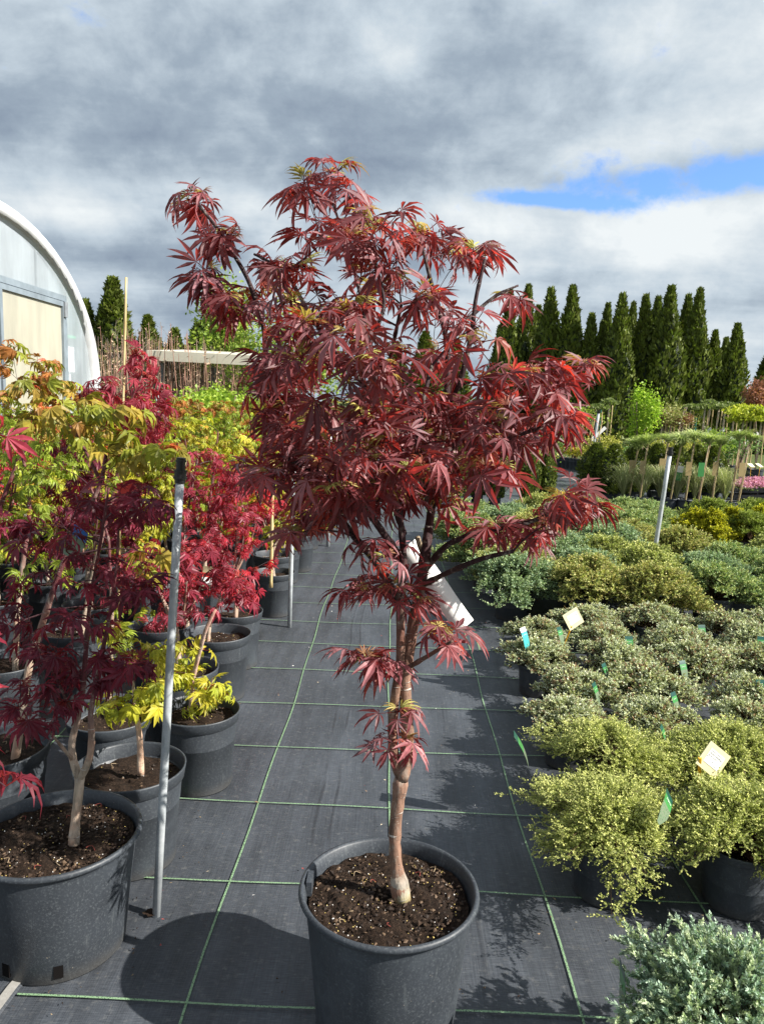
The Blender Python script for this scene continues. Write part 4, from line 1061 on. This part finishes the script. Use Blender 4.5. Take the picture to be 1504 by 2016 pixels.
for j in range(NX+1):
    for i in range(n+1):
        y1, z1 = arch(i/n); k = .0 if j % 2 == 0 else -.03
        v.append((-.1-j*1.0, y1*(1+k/3), z1+k))
for j in range(NX):
    for i in range(n):
        a = j*(n+1)+i; f += [(a, a+1, a+n+2), (a, a+n+2, a+n+1)]
b.add(v, f); link('cover', b.mesh('cover', 'poly_cover', True), gh)
# end wall of film with the door opening left free
DT, DW = 2.52, 1.42
b = MB()
def archz(y): return H0+(HB-.13)*math.sqrt(max(0, 1-(y/(W_-.12))**2))
ys = sorted(set(list(np.linspace(-W_+.12, W_-.12, 41))+[-DW, DW]))
for y0, y1 in zip(ys[:-1], ys[1:]):
    lo = DT if (y0 >= -DW-1e-6 and y1 <= DW+1e-6) else 0
    za, zb = max(lo, archz(y0)), max(lo, archz(y1))
    b.add([(-.02, y0, lo), (-.02, y1, lo), (-.02, y1, zb), (-.02, y0, za)], [(0, 1, 2), (0, 2, 3)])
link('end_wall', b.mesh('end_wall', 'poly_film'), gh)
b = MB()
for y0 in (-2.0, 1.98):
    b.box((-.05, y0-.015, 0), (-.03, y0+.015, archz(y0)))
for y0 in (-.9, .0, .9): b.box((-.05, y0-.012, DT+.06), (-.03, y0+.012, archz(y0)))
link('wall_studs', b.mesh('studs', 'post_grey'), gh)
b = MB(); b.box((-.05, -DW-.06, DT), (.02, DW+.06, DT+.06)); b.box((-.05, -DW-.06, 0), (.02, -DW, DT)); b.box((-.05, DW, 0), (.02, DW+.06, DT)); link('door_frame', b.mesh('dframe', 'door_metal'), gh)
for s_ in (-1, 1):
    y0, y1 = (.02, DW-.01) if s_ > 0 else (-DW+.01, -.02)
    b = MB(); b.box((.0, y0+.05, .1), (.004, y1-.05, DT-.06)); d = link('door', b.mesh('door', 'door_film'), gh)
    b = MB()
    for q_ in (((.0-.01, y0, .05), (.03, y0+.05, DT-.01)), ((-.01, y1-.05, .05), (.03, y1, DT-.01)), ((-.011, y0, DT-.06), (.031, y1, DT-.009)), ((-.011, y0, .05), (.031, y1, .1)), ((-.011, y0, 1.2), (.012, y1, 1.24))): b.box(*q_)
    link('door_rail', b.mesh('rail', 'door_metal'), d)
    b = MB(); yh = y1-.02 if s_ > 0 else y0+.02
    for z in (.5, 2.35): b.box((.03, yh-.02, z), (.05, yh+.05, z+.16))
    link('hinge', b.mesh('hinge', 'post_grey'), d)
b = MB(); b.box((-.32, 1.52, 1.78), (-.07, 1.86, 2.06)); b.box((-.28, 1.56, 0), (-.10, 1.6, 1.78)); b.box((-.28, 1.78, 0), (-.10, 1.82, 1.78)); o = link('white_box', b.mesh('wbox', 'white_box')); o.location = (GX, 7.05, 0); tag(o, 'white cabinet seen through the film beside the greenhouse door', 'cabinet')
b = MB(); b.box((-.42, 1.50, 2.16), (-.07, 1.92, 2.19)); b.box((-.42, 1.50, .02), (-.39, 1.53, 2.16)); b.box((-.42, 1.89, .02), (-.39, 1.92, 2.16)); o = link('shelf', b.mesh('shelf', 'green_shelf')); o.location = (GX, 7.05, 0); tag(o, 'pale green shelf inside the greenhouse above the white cabinet', 'shelf')

# ------------------------------------------------------------------ roofed shelter
sh = thing('shelter', 'open shelter with a cream flat roof behind the maples', 'shelter', (-2.7, 13.0, 0))
b = MB(); mt = Matrix.Rotation(R(4), 4, 'X')@Matrix.Rotation(R(1.2), 4, 'Y'); b.box((-1.15, -.9, 2.12), (.6, 1.2, 2.27), mtx=mt); link('roof', b.mesh('roof', 'roof_cream'), sh)
for x_, y_ in ((-1.02, -.6), (-.55, .9), (.5, -.6), (.5, .9)):
    b = MB(); b.box((x_-.045, y_-.045, 0), (x_+.045, y_+.045, 2.06)); link('post', b.mesh('post', 'post_grey'), sh)
b = MB(); b.box((-1.06, -.62, 1.02), (.94, -.58, 1.07)); link('rail', b.mesh('rail', 'roof_cream'), sh)

# ------------------------------------------------------------------ arborvitae
def thuja_mesh(seed, H, W, n=4200, fl=.19, peak=1.):
    rg_ = np.random.default_rng(seed); b = MB()
    def rr(z, a_):
        k = z/H; base = W*(.84+.16*np.sin(np.pi*np.minimum(1, k*1.15)))*np.clip((1-k)/(.42+.12*peak), 0, 1)**.82
        return base*(1+.13*np.sin(a_*3+z*1.7+seed)+.11*np.sin(a_*5-z*3.1+seed*2)+.06*np.sin(a_*9+z*7))
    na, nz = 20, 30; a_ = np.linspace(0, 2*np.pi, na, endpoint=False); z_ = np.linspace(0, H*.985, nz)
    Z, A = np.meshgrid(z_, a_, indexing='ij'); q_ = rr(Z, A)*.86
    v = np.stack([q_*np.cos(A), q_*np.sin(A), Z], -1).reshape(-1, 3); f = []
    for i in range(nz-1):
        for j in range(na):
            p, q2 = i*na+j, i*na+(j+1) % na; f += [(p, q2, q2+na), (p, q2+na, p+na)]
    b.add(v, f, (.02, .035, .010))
    z = H*rg_.random(n)**1.05*.985; a2 = rg_.uniform(0, 6.28, n); r2 = rr(z, a2)*rg_.uniform(.84, 1.08, n)+.02
    P = np.stack([r2*np.cos(a2), r2*np.sin(a2), z], 1); out = np.stack([np.cos(a2), np.sin(a2), np.zeros(n)], 1)
    up2 = np.array([0, 0, 1.])+out*rg_.uniform(.1, .9, (n, 1))+rg_.normal(0, .3, (n, 3)); up2 /= np.linalg.norm(up2, axis=1, keepdims=True)
    sd2 = np.cross(up2, out+rg_.normal(0, .6, (n, 3))); sd2 /= np.linalg.norm(sd2, axis=1, keepdims=True)+1e-9
    l_ = fl*rg_.uniform(.5, 1.3, (n, 1))
    V = np.stack([P-up2*l_*.4, P+sd2*l_*.28, P+up2*l_*.7, P-sd2*l_*.28], 1).reshape(-1, 3); i0 = np.arange(n)*4
    F = np.concatenate([np.stack([i0, i0+1, i0+2], 1), np.stack([i0, i0+2, i0+3], 1)])
    c = np.array((.095, .125, .024))*rg_.uniform(.4, 1.7, (n, 1))+np.array((.035, .03, .0))*rg_.random((n, 1))
    b.add(V, F, np.repeat(c, 4, 0))
    return b.mesh('crown', 'needle')
th_m = [thuja_mesh(200+k, 6.0, .56, peak=k*.3) for k in range(5)]
trk = MB(); trk.tube([(0, 0, 0), (0, 0, 1.2)], .08, 8, (.15, .10, .07)); trk = trk.mesh('trunk', 'bark', True)
TR = [(1005, 572, 28, 1.), (1040, 560, 29, 1.), (1085, 567, 28, 1.15), (1128, 563, 27.5, 1.25), (1165, 617, 27, 1.), (1197, 596, 31, .9), (1226, 578, 26.5, 1.05), (1247, 595, 30, .9), (1272, 580, 27, 1.), (1296, 583, 29, .95),
      (1322, 562, 26.5, 1.1), (1356, 581, 28, 1.), (1378, 568, 27, 1.05), (1408, 650, 28.5, 1.), (1430, 664, 30.5, .85), (1452, 636, 27, .95), (1512, 700, 30, 1.3), (1186, 632, 27.5, .7), (985, 640, 30, .9), (1060, 600, 31, .9),
      (780, 672, 34, 1.2), (838, 652, 33, 1.4), (900, 668, 34, 1.2)]
rg = np.random.default_rng(12)
for k, (px, py, Y, wf) in enumerate(sorted(TR)):
    tp = at_y(px, py, Y); o = thing('arborvitae', f'tall dark green columnar arborvitae, {ORD[k]} from the left in the screen right of centre', 'tree', (tp.x, Y, 0), rg.uniform(0, 6.28), 'columnar arborvitae in the tall screens')
    s_ = tp.z/5.95; link('crown', th_m[k % 5], o, scale=(wf*.88, wf*.88, s_)); link('trunk', trk, o)
TL = [(150, 640, 22, .7), (170, 590, 24, .75), (222, 546, 24, 1.15), (240, 600, 25, .8), (292, 621, 26, .95), (312, 665, 27, .7), (345, 646, 27, .85), (205, 600, 24.5, 1.0), (392, 634, 25, .95), (412, 615, 26, .9), (432, 602, 25, 1.1), (470, 640, 26, 1.)]
for k, (px, py, Y, wf) in enumerate(TL):
    tp = at_y(px, py, Y); o = thing('arborvitae', f'dark green arborvitae, {ORD[k]} from the left among those beyond the greenhouse', 'tree', (tp.x, Y, 0), rg.uniform(0, 6.28), 'columnar arborvitae in the tall screens')
    s_ = tp.z/5.95; link('crown', th_m[(k*2) % 5], o, scale=(wf*1.25, wf*1.25, s_)); link('trunk', trk, o)

# ------------------------------------------------------------------ leafy shrubs, twiggy shrubs, standards
def leafy(seed, C0, Rx, Rz, n, fl, ca, cb2, clump=14, name='crown', m='grassy'):
    rg_ = np.random.default_rng(seed); b = MB(); cen = rg_.normal(0, .5, (clump, 3)); cen /= np.maximum(1, np.linalg.norm(cen, axis=1, keepdims=True))
    w_ = rg_.integers(0, clump, n); P = cen[w_]*.75+rg_.normal(0, .20, (n, 3)); P = P*np.array([Rx, Rx, Rz])+np.array(C0)
    u = rg_.normal(0, 1, (n, 3)); u /= np.linalg.norm(u, axis=1, keepdims=True); s2 = np.cross(u, rg_.normal(0, 1, (n, 3))); s2 /= np.linalg.norm(s2, axis=1, keepdims=True)
    l_ = fl*rg_.uniform(.6, 1.3, (n, 1)); V = np.stack([P-u*l_*.5, P+s2*l_*.3, P+u*l_*.5, P-s2*l_*.3], 1).reshape(-1, 3); i0 = np.arange(n)*4
    F = np.concatenate([np.stack([i0, i0+1, i0+2], 1), np.stack([i0, i0+2, i0+3], 1)])
    k = rg_.random((n, 1)); c = np.array(ca)*(1-k)+np.array(cb2)*k; b.add(V, F, np.repeat(c, 4, 0)); return b.mesh(name, m)
def shrub(px, py, Y, w_, h_, ca, cb2, label, n=2500, fl=.06, name='shrub', cat='shrub', seed=0, z0=.1, group=None):
    c = at_y(px, py, Y); o = thing(name, label, cat, (c.x, Y, 0), 0, group); link('crown', leafy(seed, (0, 0, c.z), w_, h_, n, fl, ca, cb2), o, kind='stuff')
    b = MB(); rg_ = np.random.default_rng(seed)
    for k in range(5):
        a_ = rg_.uniform(0, 6.28); b.tube([(0, 0, 0), (math.cos(a_)*w_*.2, math.sin(a_)*w_*.2, c.z*.6), (math.cos(a_)*w_*.5, math.sin(a_)*w_*.5, c.z+h_*.4)], [.03, .02, .008], 6, (.18, .13, .09))
    link('stems', b.mesh('stems', 'bark', True), o); return o
shrub(425, 800, 10.6, .62, .36, (.20, .33, .04), (.40, .50, .06), 'lime green leafy maple in front of the open shelter', 5000, .055, 'maple_tree', 'tree', 1)
shrub(450, 640, 16, .9, 1.0, (.18, .28, .04), (.38, .46, .07), 'pale green tree top right of the dark arborvitae, behind the burgundy crown', 5000, .08, 'leafy_tree', 'tree', 2)
shrub(560, 720, 15, 1.2, 1.1, (.16, .25, .04), (.36, .44, .07), 'light green tree seen through the burgundy crown', 5000, .08, 'leafy_tree', 'tree', 3)
shrub(1262, 815, 17, .42, .62, (.24, .40, .04), (.46, .58, .06), 'upright bright lime shrub in front of the arborvitae screen', 3500, .06, seed=4)
shrub(1325, 815, 18.5, .75, .42, (.20, .22, .07), (.38, .36, .12), 'dull yellow-green loose shrub right of the bright lime one', 1500, .06, seed=5)
shrub(1500, 780, 24, .7, .55, (.26, .10, .06), (.42, .18, .12), 'copper red shrub at the right edge before the pale house', 2500, .09, seed=6)
shrub(1135, 815, 20, 1.1, .5, (.20, .30, .05), (.42, .48, .08), 'green shrub behind the right tips of the burgundy maple', 2500, .07, seed=7)
for k, (px, py, Y) in enumerate(((1010, 925, 15), (1045, 900, 15.5), (1085, 880, 17), (985, 880, 18), (1180, 880, 16), (1220, 905, 15), (1395, 870, 15.5), (1330, 880, 15), (1450, 880, 16))):
    shrub(px, py, Y, .5, .3, [(.16, .26, .04), (.24, .26, .05), (.10, .18, .05)][k % 3], [(.36, .44, .07), (.48, .44, .08), (.24, .34, .10)][k % 3], f'low mixed green shrub, {ORD[k]} of those scattered before the arborvitae screen', 1300, .05, seed=20+k, group='low mixed shrubs in the middle distance')
# small cone-shaped conifers
sm_th = thuja_mesh(300, 1.0, .19, 2600, .05, .2)
for k, (px, Y) in enumerate(((1170, 12.9), (1205, 12.7), (1245, 13.1), (1330, 13.2), (1400, 13.3), (1365, 13.6), (1290, 13.5))):
    x_ = at_y(px, 950, Y).x; o = thing('dwarf_thuja', f'small dark green cone-shaped conifer, {ORD[k]} placed behind the row of standards', 'potted shrub', (x_, Y, 0), k, 'small cone-shaped conifers'); add_pot(o, .16, .22, 'band', False, 0); link('foliage', sm_th, o, (0, 0, .18), scale=(1.25, 1.25, .8), kind='stuff')
col_j = thuja_mesh(310, .8, .12, 2200, .045, 0.)
for k, (px, Y) in enumerate(((1042, 11.6), (1076, 11.8), (975, 11.8), (940, 12.0), (905, 11.8))):
    x_ = at_y(px, 950, Y).x; o = thing('column_juniper', f'slim upright grey-green juniper, {ORD[k]} counted leftward from behind the right tips of the maple' if k > 1 else ('slim upright grey-green juniper, left one of the visible pair' if k == 0 else 'slim upright grey-green juniper, right one of the visible pair'), 'potted shrub', (x_, Y, 0), k, 'slim upright junipers'); add_pot(o, .11, .2, 'band', False, 1); link('foliage', col_j, o, (0, 0, .15), kind='stuff')
# ornamental grass
def grass_mesh(seed, Rr, H, n, ca, cb2, wd=.006):
    rg_ = np.random.default_rng(seed); b = MB(); u = np.linspace(0, 1, 6)
    for k in range(n):
        a_ = rg_.uniform(0, 6.28); q_ = rg_.uniform(.3, 1)*Rr; h_ = H*rg_.uniform(.6, 1.1); x = q_*u**1.4; z = h_*(np.sin(u*rg_.uniform(1.7, 2.4)))
        P = np.stack([x*math.cos(a_), x*math.sin(a_), z], 1); s_ = np.array([-math.sin(a_), math.cos(a_), 0])*wd*(1-u)[:, None]
        v = np.concatenate([P-s_, P+s_]); f = [t_ for i in range(5) for t_ in ((i, i+1, i+7), (i, i+7, i+6))]; q2 = rg_.random(); b.add(v, f, np.array(ca)*(1-q2)+np.array(cb2)*q2)
    return b.mesh('blades', 'grassy')
gm = grass_mesh(5, .48, .5, 300, (.26, .30, .12), (.62, .60, .34), .008)
for k, (px, Y) in enumerate(((1225, 12.2), (1262, 12.1), (1296, 12.3), (1330, 12.2), (1365, 12.1), (1400, 12.3), (1425, 12.1))):
    x_ = at_y(px, 990, Y).x; o = thing('ornamental_grass', f'arching pale green grass, {ORD[k]} from the left at the foot of the standards', 'potted grass', (x_, Y, 0), k*1.1, 'arching grasses under the standards'); add_pot(o, .11, .18, 'band', False, 2); link('blades', gm, o, (0, 0, .15), kind='stuff')
# weeping standards with canes and tags
wc = [grass_mesh(9+k, .36+.05*k, .20-.02*k, 260, (.26, .34, .10), (.66, .70, .30), .013) for k in range(3)]
stand = [(1235, 1000), (1256, 1003), (1294, 990), (1315, 1006), (1345, 1008), (1369, 1012), (1397, 1008), (1434, 1012), (1448, 1012)]
for k, (px, py) in enumerate(stand):
    p_ = at_z(px, py, 0.0); o = thing('weeping_standard', f'weeping green standard, {ORD[k]} from the left in the row behind the juniper bed', 'potted tree', (p_.x, p_.y, 0), 0, 'weeping standards in the middle distance')
    topz = at_y(px+10, 868, p_.y).z; ln_ = rg.uniform(.02, .12)
    b = MB(); b.tube([(0, 0, .1), (ln_*.5, .01, topz*.5), (ln_, 0, topz)], [.011, .009, .008], 7, (.42, .34, .22)); link('stem', b.mesh('stem', 'bark', True), o)
    cane('cane', (.0, -.035, .1), (ln_+.0, -.035, topz*.97), .0075, '', o)
    link('crown', wc[k % 3], o, (ln_, 0, topz-.06+rg.uniform(-.11, .11)), (rg.uniform(-.2, .2), rg.uniform(-.2, .2), k*1.3), rg.uniform(.75, 1.1), kind='stuff'); add_pot(o, .13, .2, 'band', False, 0)
    if k in (0, 1, 2, 4, 6, 8, 5):
        b = MB(); mtt = ['label_tan', 'label_tan', 'label_tan', 'label_tan', 'label_tan', 'label_green', 'label_tan', 'label_tan', 'label_tan'][k]; b.box((-.045, -.06, topz*.52), (.045, -.055, topz*.52+.21)); link('tag', b.mesh('tag', mtt), o)
c = at_y(1337, 930, 12.); b = MB(); b.box((-.05, 0, -.13), (.05, .004, .0)); b.box((-.05, -.001, .0), (.05, .003, .10), mi=1); o = link('plant_tag', b.mesh('ptag', ['label_green', 'paper_white'])); o.location = c; o.rotation_euler = (0, .15, 0); tag(o, 'white and green tag hanging on the fourth standard stem', 'plant tag')
# distant standards
fc = leafy(40, (0, 0, 0), .27, .11, 260, .07, (.10, .14, .04), (.26, .30, .10)); fy = leafy(41, (0, 0, 0), .50, .18, 1500, .08, (.30, .36, .03), (.55, .55, .05)); fr = leafy(42, (0, 0, 0), .30, .20, 800, .045, (.20, .10, .05), (.38, .20, .11))
far = [(1180, 800, 19, 0), (1200, 790, 19.3, 0), (1305, 822, 18.5, 2), (1322, 820, 18.8, 2), (1345, 826, 18.4, 2), (1388, 800, 19, 0), (1398, 792, 19.4, 0), (1415, 800, 19, 0), (1428, 796, 19.6, 0), (1446, 805, 19.2, 0), (1464, 818, 18, 1), (1480, 810, 18.4, 1), (1500, 815, 18, 1), (1360, 800, 19.5, 0)]
for k, (px, py, Y, tpe) in enumerate(sorted(far)):
    c = at_y(px, py, Y); o = thing('flat_standard', ['sparse flat-topped green standard', 'yellow-green round-headed standard', 'bare reddish twiggy standard'][tpe]+f', {ORD[k]} from the left in the farthest row before the screen', 'potted tree', (c.x, Y, 0), 0, 'farthest row of standards')
    b = MB(); b.tube([(-.05, 0, .1), (0, 0, c.z)], [.025, .02], 6, (.50, .43, .32)); link('stem', b.mesh('stem', 'bark', True), o); link('crown', [fc, fy, fr][tpe], o, (0, 0, c.z), (0, 0, k), kind='stuff'); add_pot(o, .16, .25, 'band', False, 0)
    cane('cane', (.04, -.04, .1), (.06, -.04, c.z-.1), .014, '', o)
    if k % 2 == 0:
        b = MB(); mt = Matrix.Translation((.05, -.08, c.z*.62))@Matrix.Rotation(.8, 4, 'Y'); b.box((-.04, 0, -.3), (.04, .004, .15), mtx=mt); link('tag', b.mesh('tag', 'paper_white'), o)
for k, px in enumerate((1182, 1368)):
    c = at_y(px, 806 if k == 0 else 830, 21); b = MB(); b.tube([(0, 0, 0), (0, 0, c.z+.1)], .04, 8); o = link('green_post', b.mesh('gpost', 'post_green')); o.location = (c.x, 21, 0); tag(o, ['green post left of the bright lime shrub', 'green post right of the reddish twiggy standards'][k], 'post')
# row of black pots with canes
for k in range(11):
    p_ = at_z(1088+7.5*k, 918+k*1.2, 0.0); p_.x = p_.x; o = thing('caned_pot', f'black pot with leaning cane, {ORD[k]} from the left in the distant row', 'potted plant', (p_.x, p_.y, 0), 0, 'distant black pots with canes'); add_pot(o, .11, .28, 'band', False, 1)
    cane('cane', (0, 0, .2), (rg.uniform(-.02, .22), 0, 1.25+rg.uniform(-.1, .1)), .012, '', o); link('foliage', leafy(60+k % 2, (0, 0, .45), .16, .14, 160, .05, (.36, .34, .04), (.6, .5, .05)), o, kind='stuff')
# pink heather in black crates
hm = leafy(70, (0, 0, 0), .26, .07, 900, .035, (.55, .20, .36), (.75, .36, .55), 20); hg = leafy(71, (0, 0, -.06), .26, .05, 400, .04, (.10, .14, .05), (.2, .26, .08), 20)
for k, (px, Y) in enumerate(((1462, 12.9), (1490, 13.0), (1520, 13.2), (1478, 13.7), (1508, 13.9))):
    c = at_y(px, 950, Y); cr = thing('plant_crate', f'black slatted crate, {ORD[k]} of those holding pink heather at the right edge', 'crate', (c.x, Y, 0), 0, 'black crates of pink heather')
    for z in (.02, .13, .24): 
        b = MB()
        for q_ in (((-.2, -.15, z), (.2, -.14, z+.07)), ((-.2, .14, z), (.2, .15, z+.07)), ((-.2, -.139, z), (-.19, .139, z+.07)), ((.19, -.139, z), (.2, .139, z+.07))): b.box(*q_)
        link('slat_ring', b.mesh('ring', 'black_plastic'), cr)
    b = MB()
    for sx in (-.195, .185):
        for sy in (-.148, .138): b.box((sx, sy, 0), (sx+.011, sy+.011, .32))
    link('corner_posts', b.mesh('posts', 'black_plastic'), cr)
    h_ = thing('heather', f'pink flowering heather in the {ORD[k]} black crate at the right edge', 'flowering plant', (c.x, Y, .36), k, 'pink heather at the right edge'); link('flowers', hm, h_, kind='stuff'); link('leaves', hg, h_, kind='stuff')
# bare twiggy hedge plants on the left
def twiggy(seed, H, W, n, c1=(.24, .15, .10), buds=True):
    rg_ = np.random.default_rng(seed); b = MB()
    for k in range(n):
        x, y = rg_.normal(0, W*.35, 2); h_ = H*rg_.uniform(.4, 1.05); lx, ly = rg_.normal(0, .06, 2)
        P = np.array([(x*.5, y*.5, 0), (x, y, h_*.4), (x+lx, y+ly, h_*.75), (x+lx*1.6, y+ly*1.6, h_)]); b.tube(P, [.012, .009, .006, .003], 4, np.array(c1)*rg_.uniform(.7, 1.4), cap=False)
        m_ = 26; u = rg_.uniform(.25, 1, m_); Q = np.stack([np.interp(u, [0, .4, .75, 1], P[:, i]) for i in range(3)], 1)+rg_.normal(0, .02, (m_, 3))
        d = rg_.normal(0, .012, (m_, 3)); e = rg_.normal(0, .022, (m_, 3)); V = np.stack([Q, Q+e, Q+d], 1).reshape(-1, 3); b.add(V, np.arange(m_*3).reshape(-1, 3), np.array((.42, .30, .20))*rg_.uniform(.5, 1.3))
    return b.mesh('twigs', 'twig')
tg = [twiggy(400+k, 2.35, .85, [46, 28, 60][k], [(.24, .15, .10), (.20, .16, .13), (.26, .14, .10)][k]) for k in range(3)]
for k in range(16):
    px = 200+17*k; Y = 12.0+(k % 4)*1.3; x_ = at_y(px, 800, Y).x; zt = at_y(px, 680+rg.uniform(-34, 30), Y).z
    o = thing('bare_shrub', f'brown upright shrub of bare twigs, {ORD[k]} from the left behind the wine-red maple', 'shrub', (x_, Y, 0), k, 'bare brown upright shrubs'); link('twigs', tg[k % 3], o, scale=(1, 1, zt/2.35), kind='stuff')
def bare_tree(seed, H):
    rg_ = np.random.default_rng(seed); b = MB()
    def br(p, d, l, r, dep):
        q_ = p+d*l; b.tube([p, (p+q_)/2+rg_.normal(0, l*.04, 3), q_], [r, r*.8, r*.6], 4, (.22, .17, .14), cap=False)
        if dep == 0: return
        for _ in range(3 if dep > 1 else 4):
            nd = d+rg_.normal(0, .38, 3); nd[2] += .15; nd /= np.linalg.norm(nd); br(q_ if rg_.random() < .6 else (p+q_)/2, nd, l*rg_.uniform(.55, .8), r*.55, dep-1)
    br(np.zeros(3), np.array([0, 0, 1.]), H*.3, .03*H/4, 5); return b.mesh('branches', 'twig')
bm = [bare_tree(3, 4.5), bare_tree(4, 4.0)]
for k, (px, Y) in enumerate(((268, 19), (200, 34), (325, 21), (470, 22), (210, 30), (180, 36))):
    x_ = at_y(px, 800, Y).x; o = thing('bare_tree', f'leafless slender tree against the sky, {ORD[k]} placed near the left arborvitae', 'tree', (x_, Y, 0), k, 'leafless slender trees'); link('branches', bm[k % 2], o, scale=(1, 1, .95 if Y < 25 else 1.3))
# pale house far right
hs = thing('house', 'small pale grey house wall and roof far behind at the right edge', 'house', (19.5, 42, 0))
b = MB(); b.box((-2.2, 0, 0), (3, 4, 1.7)); link('wall', b.mesh('wall', 'wall_pale'), hs)
b = MB(); b.add([(-2.4, -.3, 1.7), (3.2, -.3, 1.7), (3.2, 2, 2.6), (-2.4, 2, 2.6), (-2.4, 4.3, 1.7), (3.2, 4.3, 1.7)], [(0, 1, 2), (0, 2, 3), (3, 2, 5), (3, 5, 4), (0, 3, 4), (1, 5, 2)]); link('roof', b.mesh('roof', 'slate'), hs)
b = MB(); b.box((-1.6, -.03, .7), (-.9, .02, 1.35)); link('window', b.mesh('window', 'label_blue'), hs)
# distant tree line closing the horizon
mb = MB(); rg = np.random.default_rng(33); n = 9000
x_ = rg.uniform(-90, 90, n); h_ = 2.2+1.2*np.sin(x_*.13)+.8*np.sin(x_*.37+2); z_ = rg.random(n)*h_; y_ = 70+rg.normal(0, 1.5, n); P = np.stack([x_, y_, z_], 1)
e = rg.normal(0, .35, (n, 3)); d = rg.normal(0, .35, (n, 3)); mb.add(np.stack([P, P+e, P+d], 1).reshape(-1, 3), np.arange(3*n).reshape(-1, 3), np.repeat(np.array((.09, .10, .05))*rg.uniform(.6, 1.5, (n, 1)), 3, 0))
o = link('far_hedge', mb.mesh('far_hedge', 'twig'), kind='stuff'); tag(o, 'low brownish tree line along the horizon behind everything', 'tree line')
print('TRIS', sum(len(m.polygons) for m in bpy.data.meshes), 'OBJ', len(bpy.data.objects))
